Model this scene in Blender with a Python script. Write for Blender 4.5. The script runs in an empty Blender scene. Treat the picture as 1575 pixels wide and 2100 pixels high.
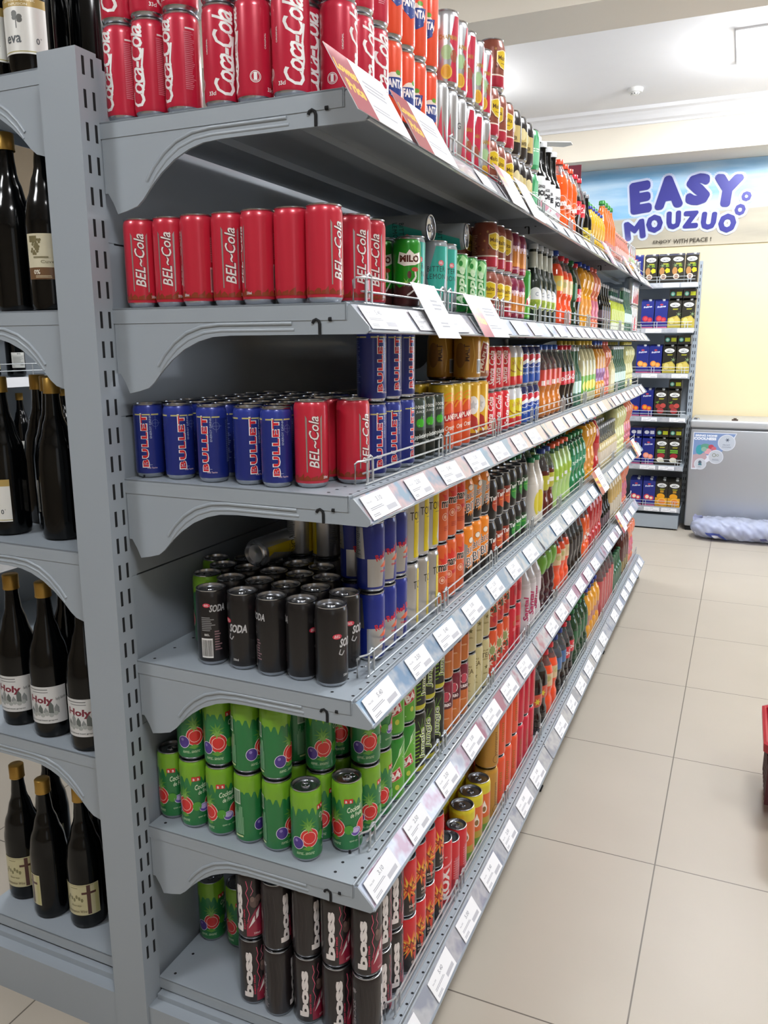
import bpy, bmesh, math, random
from mathutils import Vector, Matrix
from mathutils.geometry import tessellate_polygon
random.seed(7)
S = bpy.context.scene
COL = S.collection
PI = math.pi

# ---------------------------------------------------------------- camera
cam_d = bpy.data.cameras.new('camera'); cam = bpy.data.objects.new('camera', cam_d); COL.objects.link(cam)
cam_d.sensor_fit = 'HORIZONTAL'; cam_d.sensor_width = 36.0; cam_d.lens = 1644.03/1575*36.0
cam_d.clip_start = .02; cam_d.clip_end = 60
YAW, PITCH, ROLL = .4162, .2053, -.0034
_fw = Vector((-math.sin(YAW)*math.cos(PITCH), math.cos(YAW)*math.cos(PITCH), -math.sin(PITCH)))
_r = Vector((math.cos(YAW), math.sin(YAW), 0)); _u = _r.cross(_fw)
_r2 = _r*math.cos(ROLL)+_u*math.sin(ROLL); _u2 = _r2.cross(_fw)
_m = Matrix((_r2, _u2, -_fw)).transposed().to_4x4(); _m.translation = Vector((1.007, -1.1238, 1.4361))
cam.matrix_world = _m
S.camera = cam
# ---------------------------------------------------------------- world and exposure
w = bpy.data.worlds.new('world'); S.world = w; w.use_nodes = True
w.node_tree.nodes['Background'].inputs[0].default_value = (.86, .92, 1, 1)
w.node_tree.nodes['Background'].inputs[1].default_value = .35
S.view_settings.view_transform = 'Standard'; S.view_settings.look = 'None'
S.view_settings.gamma = 1; S.view_settings.use_curve_mapping = False
S.view_settings.exposure = 0.0
HC = 3.15                                    # ceiling height
LAMPS = [(1.12, 4.45, 1.15), (1.45, 1.55, .60), (1.45, -1.3, .55), (-.95, 4.35, .60), (-1.1, 1.2, .36), (-1.1, -1.6, .50), (2.7, .2, .25)]
GLOW = [.75, .30, .25, .08, .25, .25, .2]     # share of each lamp that leaves sideways through its glass
LAMP_W = 50.0                                # watts of a panel of factor 1
def area(name, loc, size, power, col=(.94, .97, 1), rot=(0, 0, 0)):
    l = bpy.data.lights.new(name, 'AREA'); l.shape = 'RECTANGLE'; l.size, l.size_y = size; l.energy = power; l.color = col
    o = bpy.data.objects.new(name, l); COL.objects.link(o); o.location = loc; o.rotation_euler = rot
    return o
for (x_, y_, f_), g_ in zip(LAMPS, GLOW):
    area('ceiling_lamp_light', (x_, y_, HC-.035), (.56, .56), LAMP_W*f_*.8)
    l_ = bpy.data.lights.new('ceiling_lamp_glow', 'POINT'); l_.energy = LAMP_W*f_*g_; l_.shadow_soft_size = .09; l_.color = (.96, .98, 1)
    o_ = bpy.data.objects.new('ceiling_lamp_glow', l_); COL.objects.link(o_); o_.location = (x_, y_, HC-.14)
# added fill light behind the camera, far off to the right
area('added_fill_light', (3.2, -3.2, 1.7), (2.6, 2.2), 12, (.86, .93, 1), (math.radians(90), 0, math.radians(38)))

area('window_daylight', (3.45, 4.1, 1.55), (1.9, 1.3), 16, (.86, .93, 1), (math.radians(90), 0, math.radians(90)))
# ---------------------------------------------------------------- materials
def lin(h):
    h = h.lstrip('#'); v = [int(h[i:i+2], 16)/255 for i in (0, 2, 4)]
    return tuple(c/12.92 if c <= .04045 else ((c+.055)/1.055)**2.4 for c in v)
MATS = {}
def mat(key, hexc, rough=.4, metal=0., coat=0., trans=0., ior=1.45, emit=0., noise=0., nscale=8., alpha=1., spec=.5):
    if key in MATS: return MATS[key]
    m = bpy.data.materials.new(key); m.use_nodes = True; nt = m.node_tree; b = nt.nodes['Principled BSDF']
    c = lin(hexc)
    b.inputs['Base Color'].default_value = (*c, 1); b.inputs['Roughness'].default_value = rough
    b.inputs['Metallic'].default_value = metal; b.inputs['Coat Weight'].default_value = coat
    b.inputs['Coat Roughness'].default_value = .08
    b.inputs['Transmission Weight'].default_value = trans; b.inputs['IOR'].default_value = ior
    b.inputs['Alpha'].default_value = alpha; b.inputs['Specular IOR Level'].default_value = spec
    if emit: b.inputs['Emission Color'].default_value = (*c, 1); b.inputs['Emission Strength'].default_value = emit
    if noise:
        t = nt.nodes.new('ShaderNodeTexCoord'); n = nt.nodes.new('ShaderNodeTexNoise'); n.inputs['Scale'].default_value = nscale
        n.inputs['Detail'].default_value = 4
        mx = nt.nodes.new('ShaderNodeMix'); mx.data_type = 'RGBA'
        mx.inputs[6].default_value = (*[v*(1-noise) for v in c], 1); mx.inputs[7].default_value = (*[min(1, v*(1+noise)) for v in c], 1)
        nt.links.new(t.outputs['Object'], n.inputs['Vector']); nt.links.new(n.outputs['Fac'], mx.inputs[0])
        nt.links.new(mx.outputs[2], b.inputs['Base Color'])
    MATS[key] = m
    return m
def P(h):                                    # printed ink or lacquer on a can, box or label
    if not isinstance(h, str): return h
    if h == 'silver': return mat('can_silver', 'C9CBD0', .28, .9)
    if h == 'chrome': return mat('can_lid', 'B9BBC0', .26, 1.)
    if h == 'wine': return mat('dark_glass', '040506', .14, 0, .15, spec=.35)
    if h == 'gold': return mat('gold_foil', 'B8934A', .38, .75)
    return mat('print_'+h, h, .3, .12, .35)
def PET(h): return mat('liquid_'+h, h, .12, 0, .6, noise=.06, nscale=20)
CLEAR = mat('clear_plastic', 'F2F6F6', .06, 0, 0, .92, 1.25)
CLEARG = mat('green_plastic', '7FB89A', .06, 0, 0, .85, 1.3)
STEEL = mat('grey_enamel', '9AA3AC', .38, 0, .15, noise=.035, nscale=3)
STEELD = mat('slot_dark', '15171A', .8)
WIRE = mat('wire_zinc', 'BDC2C6', .32, .55)
PAPER = mat('tag_paper', 'E9EAEE', .55)
INK = mat('tag_ink', 'A2A4AC', .6)

# ---------------------------------------------------------------- mesh helpers
class MB:
    def __init__(s): s.v = []; s.f = []; s.m = []; s.mats = []; s.sm = []
    def mi(s, m):
        if m not in s.mats: s.mats.append(m)
        return s.mats.index(m)
    def add(s, vs, fs, m, smooth=False):
        o = len(s.v); s.v += [tuple(v) for v in vs]; k = s.mi(m)
        for f in fs: s.f.append(tuple(i+o for i in f)); s.m.append(k); s.sm.append(smooth)
    def box(s, x0, y0, z0, x1, y1, z1, m):
        v = [(x, y, z) for x in (x0, x1) for y in (y0, y1) for z in (z0, z1)]
        s.add(v, [(0, 1, 3, 2), (4, 6, 7, 5), (0, 4, 5, 1), (2, 3, 7, 6), (0, 2, 6, 4), (1, 5, 7, 3)], m)
    def prism_y(s, poly, y0, y1, m):         # polygon in x-z, extruded along y
        n = len(poly); v = [(a, y0, b) for a, b in poly]+[(a, y1, b) for a, b in poly]
        tris = tessellate_polygon([[Vector((a, b, 0)) for a, b in poly]])
        f = [tuple(t) for t in tris]+[tuple(i+n for i in reversed(t)) for t in tris]
        f += [(i, i+n, (i+1) % n+n, (i+1) % n) for i in range(n)]
        s.add(v, f, m)
    def lathe(s, prof, mats, seg=36, sy=1.0):
        if not isinstance(mats, list): mats = [mats]*(len(prof)-1)
        vs = []
        for r, z in prof:
            for k in range(seg):
                a = 2*PI*k/seg; vs.append((r*math.cos(a), r*math.sin(a)*sy, z))
        o = len(s.v); s.v += vs
        for i in range(len(prof)-1):
            k = s.mi(mats[i])
            for j in range(seg):
                a, b = i*seg+j, i*seg+(j+1) % seg
                s.f.append((o+a, o+b, o+b+seg, o+a+seg)); s.m.append(k); s.sm.append(True)
    def tube(s, pts, r, m, seg=6, closed=False):
        pts = [Vector(p) for p in pts]; n = len(pts); o = len(s.v); k = s.mi(m)
        for i, p in enumerate(pts):
            a = pts[max(i-1, 0)]; b = pts[min(i+1, n-1)]; d = (b-a).normalized()
            u = d.cross(Vector((0, 0, 1)))
            if u.length < .1: u = d.cross(Vector((1, 0, 0)))
            u.normalize(); v = d.cross(u)
            for j in range(seg):
                t = 2*PI*j/seg; s.v.append(tuple(p+u*r*math.cos(t)+v*r*math.sin(t)))
        for i in range(n-1):
            for j in range(seg):
                a, b = o+i*seg+j, o+i*seg+(j+1) % seg
                s.f.append((a, b, b+seg, a+seg)); s.m.append(k); s.sm.append(True)
        s.f.append(tuple(o+j for j in range(seg))[::-1]); s.m.append(k); s.sm.append(False)
        s.f.append(tuple(o+(n-1)*seg+j for j in range(seg))); s.m.append(k); s.sm.append(False)
    def mesh(s, name, sharp=35):
        me = bpy.data.meshes.new(name); me.from_pydata(s.v, [], s.f)
        for m in s.mats: me.materials.append(m)
        me.polygons.foreach_set('material_index', s.m); me.polygons.foreach_set('use_smooth', s.sm)
        me.update()
        if any(s.sm): me.set_sharp_from_angle(angle=math.radians(sharp))
        return me
    def obj(s, name, parent=None, loc=None, **kw):
        o = bpy.data.objects.new(name, s.mesh(name)); COL.objects.link(o)
        if parent: o.parent = parent
        if loc: o.location = loc
        for k, v in kw.items(): o[k] = v
        return o
def root(name, label, cat, loc=(0, 0, 0), rot=0, group=None):
    o = bpy.data.objects.new(name, None); COL.objects.link(o); o.empty_display_size = .05
    o.location = loc; o.rotation_euler = (0, 0, rot); o['label'] = label; o['category'] = cat
    if group: o['group'] = group
    return o

# ---------------------------------------------------------------- printed artwork, wrapped on cylinders or laid on flat faces
TXT = {}
def text2d(t, shear=0., bold=0., space=1.):
    k = (t, shear, bold, space)
    if k in TXT: return TXT[k]
    c = bpy.data.curves.new('text', 'FONT'); c.body = t; c.size = 1; c.resolution_u = 2; c.shear = shear; c.offset = bold
    c.space_character = space; c.dimensions = '2D'; c.fill_mode = 'BOTH'
    o = bpy.data.objects.new('text', c); me = bpy.data.meshes.new_from_object(o)
    vs = [(v.co.x, v.co.y) for v in me.vertices]; fs = [tuple(p.vertices) for p in me.polygons]
    bpy.data.objects.remove(o); bpy.data.curves.remove(c); bpy.data.meshes.remove(me)
    xs = [v[0] for v in vs]; ys = [v[1] for v in vs]
    x0, x1, y0, y1 = min(xs), max(xs), min(ys), max(ys)
    vs = [((a-x0)/(x1-x0)-.5, (b-y0)/(y1-y0)-.5) for a, b in vs]
    TXT[k] = (vs, fs, (x1-x0)/(y1-y0))
    return TXT[k]
def T(t, s, z, w, h, m, rot=0, shear=0., bold=.02, space=1.): return ('t', t, s, z, w, h, m, rot, shear, bold, space)
def V(t, s, z, w, h, m, shear=0., bold=.02, space=1.): return ('t', t, s, z, w, h, m, 90, shear, bold, space)
def RECT(s0, z0, s1, z1, m): return ('p', [(s0, z0), (s1, z0), (s1, z1), (s0, z1)], m)
def POLY(pts, m): return ('p', pts, m)
def ELL(s, z, rs, rz, m, n=20): return ('p', [(s+rs*math.cos(2*PI*i/n), z+rz*math.sin(2*PI*i/n)) for i in range(n)], m)
def STAR(s, z, r0, r1, n, m, ph=0., ks=1., kz=1.):
    return ('p', [(s+ks*(r0 if i % 2 else r1)*math.cos(ph+PI*i/n), z+kz*(r0 if i % 2 else r1)*math.sin(ph+PI*i/n)) for i in range(2*n)], m)
def RING(s, z, r, t, m, n=20):
    return ('q', [[(s+r*math.cos(2*PI*i/n), z+r*math.sin(2*PI*i/n)), (s+r*math.cos(2*PI*(i+1)/n), z+r*math.sin(2*PI*(i+1)/n)),
                   (s+(r-t)*math.cos(2*PI*(i+1)/n), z+(r-t)*math.sin(2*PI*(i+1)/n)), (s+(r-t)*math.cos(2*PI*i/n), z+(r-t)*math.sin(2*PI*i/n))] for i in range(n)], m)
def LINE(pts, t, m):
    q = []
    for (a, b), (c, d) in zip(pts, pts[1:]):
        L = math.hypot(c-a, d-b) or 1; nx, ny = -(d-b)/L*t/2, (c-a)/L*t/2
        q.append([(a+nx, b+ny), (a-nx, b-ny), (c-nx, d-ny), (c+nx, d+ny)])
    return ('q', q, m)
def SMALL(s, z, w, h, n, m, vert=False):     # block of tiny print
    rnd = random.Random(int((s+z)*1e4)); q = []
    for i in range(n):
        f = .6+.4*rnd.random()
        if vert: a = s-w/2+w*(i+.2)/n; q.append([(a, z-h/2), (a+w/n*.5, z-h/2), (a+w/n*.5, z-h/2+h*f), (a, z-h/2+h*f)])
        else: b = z+h/2-h*(i+.8)/n; q.append([(s-w/2, b), (s-w/2+w*f, b), (s-w/2+w*f, b+h/n*.5), (s-w/2, b+h/n*.5)])
    return ('q', q, m)
def BARS(s, z, w, h, fg='222222', bg='E8E8E8', vert=False):
    rnd = random.Random(3); q = []; n = 16
    L = h if vert else w; t = -L/2+L*.05
    while t < L/2*.9:
        d = L/n*(.25+.5*rnd.random())
        q.append([(s-w*.42, z+t), (s+w*.42, z+t), (s+w*.42, z+t+d), (s-w*.42, z+t+d)] if vert else [(s+t, z-h*.42), (s+t+d, z-h*.42), (s+t+d, z+h*.42), (s+t, z+h*.42)])
        t += d+L/n*(.2+.4*rnd.random())
    return [RECT(s-w/2, z-h/2, s+w/2, z+h/2, bg), ('q', q, fg)]
def artwork(name, prims, R=None, x0=0., base=.0002, step=.004, sy=1.0, dz=.00002):
    mb = MB(); flat = []
    for p in prims: flat += p if isinstance(p, list) else [p]
    lift = base; last = None
    for p in flat:                           # a new colour lies a hair above the one before
        hue = p[6] if p[0] == 't' else p[2]
        if last is not None: lift += dz
        last = hue; off = lift
        if p[0] == 't':
            _, t, s, z, wd, h, m, rot, sh, bo, sp = p
            vs, fs, asp = text2d(t, sh, bo, sp)
            if h is None: h = wd/asp
            if wd is None: wd = h*asp
            c, q = math.cos(math.radians(rot)), math.sin(math.radians(rot))
            vs = [(s+a*wd*c-b*h*q, z+a*wd*q+b*h*c) for a, b in vs]
        elif p[0] == 'p':
            vs = p[1]; m = p[2]; fs = [tuple(t) for t in tessellate_polygon([[Vector((a, b, 0)) for a, b in vs]])]
        else:
            vs = [v for q in p[1] for v in q]; fs = [tuple(range(4*i, 4*i+4)) for i in range(len(p[1]))]; m = p[2]
        m = P(m)
        if R:
            bm = bmesh.new(); bv = [bm.verts.new((a, b, 0)) for a, b in vs]
            for f in fs:
                try: bm.faces.new([bv[i] for i in f])
                except ValueError: pass
            lo, hi = min(v[0] for v in vs), max(v[0] for v in vs)
            k = math.floor(lo/step)+1
            while k*step < hi:
                bmesh.ops.bisect_plane(bm, geom=bm.verts[:]+bm.edges[:]+bm.faces[:], plane_co=(k*step, 0, 0), plane_no=(1, 0, 0), dist=1e-6); k += 1
            bm.verts.index_update()
            vs = [(v.co.x, v.co.y) for v in bm.verts]; fs = []
            for f in bm.faces:
                ids = [v.index for v in f.verts]
                fs.append(tuple(ids if f.normal.z > 0 else ids[::-1]))
            bm.free()
            mb.add([((R+off)*math.cos(a/R), (R+off)*math.sin(a/R)*sy, b) for a, b in vs], fs, m, True)
        else:
            def area2(f): return sum(vs[f[i]][0]*vs[f[(i+1) % len(f)]][1]-vs[f[(i+1) % len(f)]][0]*vs[f[i]][1] for i in range(len(f)))
            fs = [f if area2(f) > 0 else tuple(reversed(f)) for f in fs]
            mb.add([(x0+off, a, b) for a, b in vs], fs, m)
    me = mb.mesh(name, 80)
    return me

# ---------------------------------------------------------------- product kinds
K = {}
def kind(key, name, cat, parts, R, H): K[key] = dict(name=name, cat=cat, parts=parts, R=R, H=H)
def put(key, loc, rot, label, group, euler=None):
    k = K[key]; r = root(k['name'], label, k['cat'], loc, rot, group)
    if euler: r.rotation_euler = euler
    made = []
    for nm, me, pa in k['parts']:
        o = bpy.data.objects.new(nm, me); COL.objects.link(o); o.parent = r if pa is None else made[pa]; made.append(o)
    return r
SLEEK = (.0289, .146, .90); SLIM = (.0265, .134, .90); STD = (.033, .116, .80); TALL = (.033, .150, .86)
TAB = {}
def can_parts(size, bands, art, capcol='chrome'):
    R, H, nk = size; mb = MB(); sv = P('chrome')
    prof = [(0, .009), (R*.62, .007), (R*.74, 0), (R*.82, .0005), (R*.97, .008)]; ms = [sv]*3+[sv]
    prof.append((R, .0125)); ms.append(P(bands[0][1]))
    for z1, hx in bands:                     # (upper limit as a fraction, colour)
        prof.append((R, .0125+(H-.0305-.0+.004 if nk > .82 else H-.0345)*z1)); ms.append(P(hx))
    top = P(bands[-1][1])
    if nk > .82: prof += [(R*.985, H-.0095), (R*(nk+.03), H-.0045), (R*nk, H-.003)]
    else: prof += [(R*.97, H-.018), (R*.88, H-.008), (R*nk, H-.003)]
    ms += [top]*3
    mb.lathe(prof, ms)
    body = mb.mesh('can_body', 50)
    lb = MB(); q = R*nk
    lb.lathe([(q, H-.0035), (q+.0016, H-.0022), (q+.0018, H-.0006), (q+.0006, H), (q-.0012, H-.0004), (q-.0022, H-.0055), (q-.0045, H-.0062), (q-.006, H-.0048), (0, H-.0048)], P(capcol))
    lid = lb.mesh('can_lid', 40)
    if size not in TAB:
        tb = MB(); c = P('chrome'); zt = H-.0042
        pts = [(-.010+.018*math.cos(t)*.5+.009, .0072*math.sin(t), zt+.0006) for t in [2*PI*i/14 for i in range(15)]]
        tb.tube(pts, .0011, c, 5); tb.box(-.002, -.0045, zt-.0004, .0065, .0045, zt+.0008, c)
        tb.lathe([(.0022, zt-.0008), (.0022, zt+.0016), (0, zt+.002)], c, 10)
        pts = [(.0005-.0135+.0065*math.cos(t), .0062*math.sin(t), zt-.0006) for t in [2*PI*i/14 for i in range(15)]]
        tb.tube(pts, .0004, c, 4)
        TAB[size] = tb.mesh('pull_tab', 40)
    parts = [('can_body', body, None), ('can_lid', lid, None), ('pull_tab', TAB[size], 1)]
    if art: parts.append(('printed_label', artwork('printed_label', art, R), 0))
    return parts
def can(key, name, size, bands, art, capcol='chrome'):
    kind(key, name, 'can', can_parts(size, bands, art, capcol), size[0], size[1])

W_ = 'F1F1F1'; BK = '1B191B'
def info(s, fg, dens=18, barf=None, zz=.07): return [SMALL(s, zz+.02, .024, .05, dens, fg)]+(BARS(s, zz-.035, .02, .034) if barf else [])

can('coke', 'cola_can', SLEEK, [(1, 'C2223F')], [
    V('Coca-Cola', 0, .075, .120, .033, W_, .38, .014, .86), V('Coca-Cola', .0905, .075, .120, .033, W_, .38, .014, .86),
    LINE([(.012, .03), (.016, .05), (.0135, .075), (.017, .10)], .0035, W_), LINE([(.1025, .03), (.1065, .05), (.104, .075), (.1075, .10)], .0035, W_),
    V('ORIGINAL', -.028, .085, .022, .0028, W_, 0, .01), RING(-.045, .034, .0085, .001, W_), RECT(-.0475, .029, -.0425, .04, W_), RING(-.045, .034, .0066, .0006, W_),
    SMALL(.047, .075, .018, .085, 30, 'D8798A'), RECT(.040, .12, .056, .1225, W_), T('33cl', -.02, .018, .012, .006, W_)])
can('belcola', 'bel_cola_can', SLEEK, [(1, 'C2263C')], [
    V('BEL~Cola', 0, .077, .088, .018, '5A1420', .28, .045), V('BEL~Cola', 0, .077, .087, .017, 'E9E2E0', .28, .012),
    POLY([(-.0135, .027), (-.0115, .027), (-.0115, .117), (-.0145, .122)], 'silver'), POLY([(.0115, .024), (.0135, .027), (.0145, .122), (.0115, .117)], 'silver'),
    [POLY([(-.09+.012*i, .0126), (-.078+.012*i, .0126), (-.079+.012*i, .017+.004*(i % 3)), (-.084+.012*i, .022-.003*(i % 2)), (-.089+.012*i, .018)], '8A3A22') for i in range(15)],
    T('330ml', .021, .0175, .01, .0045, W_, 0, 0, .01), SMALL(.072, .09, .012, .04, 14, 'D9939C'), BARS(.072, .042, .016, .04, '6A1020', 'E0A8AC')])
can('bullet', 'energy_drink_can', SLIM, [(.93, '1E2C7C'), (1, '2A3A96')], [
    V('BULLET', -.002, .068, .098, .0135, 'F0F0F0', 0, .06, 1.15), V('BULLET', -.002, .068, .095, .0105, 'D0202E', 0, .035, 1.18),
    V('ENERGY DRINK', .0095, .093, .042, .0036, 'A9B4D2', 0, .01), RING(.019, .099, .0065, .0004, '8C9AC8'),
    LINE([(.019, .088), (.019, .112)], .0004, '8C9AC8'), LINE([(.010, .099), (.029, .099)], .0004, '8C9AC8'),
    [RECT(-.02+.016*i, .1135, -.006+.016*i, .1158, 'C9C27A') for i in range(3)], [RECT(-.074+.016*i, .1135, -.06+.016*i, .1158, 'C9C27A') for i in range(3)],
    T('With Taurine', .009, .0185, .018, .003, 'E7C9D4', 0, 0, .01), SMALL(.004, .024, .024, .001, 1, 'C9CFE4'),
    SMALL(-.052, .072, .026, .075, 22, '6A78B4'), SMALL(.052, .072, .026, .075, 22, '6A78B4')])
can('soda', 'soda_water_can', SLEEK, [(1, '1A181A')], [
    T('SODA', .010, .081, .036, .017, '555555', 0, .25, .06), T('SODA', .010, .081, .0355, .0155, 'C9C9CC', 0, .25, .03),
    ELL(-.012, .094, .0085, .0048, 'D23A50'), T('BEL', -.012, .094, .011, .005, 'F0D8DA', 0, .2, .01),
    LINE([(-.006, .07), (-.009, .062), (-.003, .059), (.002, .066)], .002, 'B9B9BC'), T('330ml', .005, .021, .011, .0045, 'D0D0D0'),
    SMALL(.086, .082, .026, .028, 8, '8A8A8C'), T('BEL', .083, .061, .01, .004, 'D8D8D8'), BARS(.082, .035, .022, .038), SMALL(.104, .05, .014, .04, 8, '8A6A70'), T('SODA', .104, .112, .030, .014, 'B9B9BC', 0, .25, .03), ELL(.084, .118, .007, .004, 'D23A50'), T('BEL', .084, .118, .009, .004, 'F0D8DA', 0, .2, .01)])
G1, G2 = '267A42', '79AE2A'
def zig(n, L, z0, z1): 
    q = []
    for i in range(n):
        a = -L/2+L*i/n; b = -L/2+L*(i+1)/n; d = .006*((i*7) % 3)
        q.append(POLY([(a, z1), (a, z0+.004), ((a+b)/2, z0-.006-d), (b, z0+.004), (b, z1)], G2))
    return q
can('cocktail', 'fruit_drink_can', SLEEK, [(.82, G1), (1, G2)], [
    zig(14, .1816, .112, .125),
    STAR(.004, .078, .006, .017, 9, '5E9A3A', .3), ELL(.006, .052, .0175, .0195, 'F3D9D4'), ELL(.006, .052, .0163, .0183, 'D62F2C'),
    RING(.006, .052, .0125, .0012, 'F6C9C2', 14), STAR(.005, .071, .004, .011, 7, '7DB350', .1),
    ELL(-.0165, .041, .0118, .0128, 'E6E0F0'), ELL(-.0165, .041, .0107, .0117, '4E3590'), ELL(-.019, .046, .003, .003, '8F7CC4'),
    POLY([(-.008, .03), (.004, .036), (.014, .030), (.004, .026)], '5FA03A'), T('ouvrez... savourez', -.002, .0205, .034, .005, 'BFDDB4', 0, .35, .008),
    T('Cocktail', .042, .092, .030, .011, 'D9ECCF', 8, .4, .02), T('de Fruits', .046, .080, .026, .009, 'D9ECCF', 8, .4, .02),
    RECT(.022, .104, .030, .113, 'D22A2E'), RECT(.0305, .104, .0385, .113, 'D22A2E'), T('B', .026, .1075, .0035, .005, W_), T('B', .0345, .1075, .0035, .005, W_),
    ELL(.060, .053, .015, .017, 'F3D9D4'), ELL(.060, .053, .0138, .0158, 'D63A34'), ELL(.044, .045, .0105, .0095, 'DADAF0'), ELL(.044, .045, .0093, .0083, '7257B4'), ELL(.044, .047, .0075, .0052, 'C7B7E6'),
    ELL(.030, .050, .0085, .0095, '4E9E30'), POLY([(.056, .068), (.060, .082), (.064, .068)], '7DB350'), T('open up... enjoy', .046, .026, .03, .005, 'BFDDB4', 0, .35, .008),
    BARS(-.062, .100, .017, .03, '3B6A45', 'C9DCC8'), SMALL(-.060, .052, .024, .06, 13, '8FC49A', True), RECT(-.068, .0165, -.05, .020, 'C9DCA0')])
can('boss', 'black_energy_drink_can', SLEEK, [(1, '231D1F')], [
    V('boss', 0, .072, .102, .0185, 'E8E2E2', 0, .05, .95), LINE([(.0, .062), (.0, .120)], .0016, 'E8E2E2'), V('ENERGY DRINK', .0125, .05, .045, .0032, 'D8385A'),
    RECT(.016, .0126, .05, .038, '96203C'), POLY([(.016, .038), (.05, .038), (.05, .085), (.034, .070)], '8E2440'), POLY([(.020, .030), (.029, .052), (.043, .076), (.040, .055)], 'E9E3E3'),
    ELL(.033, .086, .009, .011, '5E4A46'), ELL(.041, .094, .006, .008, '6B5651'), ELL(.029, .094, .004, .006, '7A625C'),
    LINE([(.018, .134), (.021, .118), (.017, .108), (.022, .092), (.018, .078), (.023, .062), (.019, .045)], .0011, 'F05A80'),
    LINE([(.030, .134), (.027, .122), (.031, .112), (.026, .102)], .0008, 'E87A98'), T('330ml', .036, .019, .012, .0045, 'E8C8CC'),
    [LINE([(-.02-.007*i, .02), (-.021-.007*i, .05), (-.018-.007*i, .08), (-.022-.007*i, .125)], .0007, '3D3436') for i in range(5)],
    V('BOSS', -.062, .07, .05, .008, '8E8688'), STAR(-.062, .115, .004, .006, 6, '8E8688'), SMALL(-.062, .032, .02, .026, 7, '8E8688'),
    V('boss', .0905, .072, .102, .0185, 'E8E2E2', 0, .05, .95)])
can('redbull', 'blue_silver_energy_can', SLIM, [(1, '1B2C86')], [
    POLY([(-.035, .0126), (-.004, .0126), (.002, .066), (-.035, .066)], 'silver'), POLY([(.010, .066), (.048, .066), (.040, .125), (.016, .125)], 'silver'),
    POLY([(.052, .0126), (.078, .0126), (.080, .066), (.052, .066)], 'silver'), POLY([(-.078, .066), (-.040, .066), (-.044, .125), (-.074, .125)], 'silver'),
    T('Red Bull', .003, .073, .046, .0125, 'D4213A', 16, 0, .03), POLY([(-.010, .050), (.004, .060), (.022, .062), (.014, .052), (.002, .048)], 'E0603A'),
    SMALL(-.058, .095, .018, .045, 12, '777B84'), T('ENERGY', .0, .041, .018, .004, 'D4213A')])
can('tonic', 'tonic_can', SLEEK, [(1, 'silver')], [
    POLY([(-.014, .03), (-.001, .03), (.022, .134), (-.012, .134)], 'D6BE12'), POLY([(-.014, .0126), (.006, .0126), (-.001, .03), (-.014, .03)], 'D6BE12'),
    POLY([(.052, .0126), (.090, .0126), (.090, .134), (.068, .134)], 'D6BE12'), T('TONIC', .002, .100, .050, .017, '1E1C16', 0, 0, .0), SMALL(.004, .086, .02, .002, 1, '1E1C16'),
    SMALL(-.052, .07, .02, .07, 18, '8A8C90')])
can('mango', 'mango_drink_can', SLEEK, [(1, 'DB5F2C')], [
    STAR(.0, .10, .013, .026, 8, 'D83428', .2), T('mango', .002, .087, .05, .024, 'F4E4DA', 0, 0, .06, .9), T('mango', .002, .087, .048, .021, '241612', 0, 0, .03, .92),
    RING(-.012, .062, .0088, .0018, 'F0B8A0'), ELL(-.012, .062, .0045, .0045, 'F0B8A0'), POLY([(-.004, .070), (.022, .072), (.022, .066), (-.002, .061)], 'C82A30'),
    SMALL(-.05, .09, .026, .03, 8, 'C05030'), RECT(-.062, .095, -.038, .118, 'F0DCD0'), BARS(-.05, .045, .014, .036), SMALL(.0, .035, .03, .012, 3, 'B8442A')])
can('bigbang', 'furry_print_can', TALL, [(.45, '1C1416'), (1, 'EE8A24')], [
    STAR(.0, .062, .016, .026, 16, 'EE8A24'), POLY([(-.10, .06), (-.05, .052), (-.04, .07), (.04, .07), (.05, .052), (.10, .06), (.10, .075), (-.10, .075)], 'EE8A24'),
    ELL(.0, .112, .0095, .008, '6A4A30'), ELL(.0, .112, .0085, .007, 'F2E8DC'), T('BIG', -.002, .088, .035, .018, 'F2ECEA', 14, .2, .04), T('BIG', -.002, .088, .033, .015, '3A3034', 14, .2, .0),
    T('BIT', .002, .060, .040, .026, 'F2ECEA', 14, .2, .06), T('BIT', .002, .060, .037, .022, '3A3034', 14, .2, .0), POLY([(-.03, .02), (-.02, .03), (-.012, .10), (-.03, .11)], 'silver')])
def tango(key, c1, c2, bgc):
    can(key, 'fizzy_orange_can' if key == 'tango_o' else ('fizzy_dark_can' if key == 'tango_b' else 'fizzy_apple_can'), STD, [(.25, BK), (.8, bgc), (1, BK)], [
        ELL(.008, .048, .022, .022, c1), ELL(-.094, .048, .022, .022, c1), T('Tango', 0, .064, .044, .017, 'EFEFEF', 8, 0, .03), T('Tango', .1037, .064, .044, .017, 'EFEFEF', 8, 0, .03),
        SMALL(.0, .05, .02, .003, 1, c2), SMALL(-.05, .055, .024, .05, 12, '8A8A8A')], )
tango('tango_b', 'B2432A', 'E8B090', BK); tango('tango_o', 'C8502A', 'F0B040', '8E3322'); tango('tango_a', '2E8A3C', '8ACB3A', '173A22')
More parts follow.
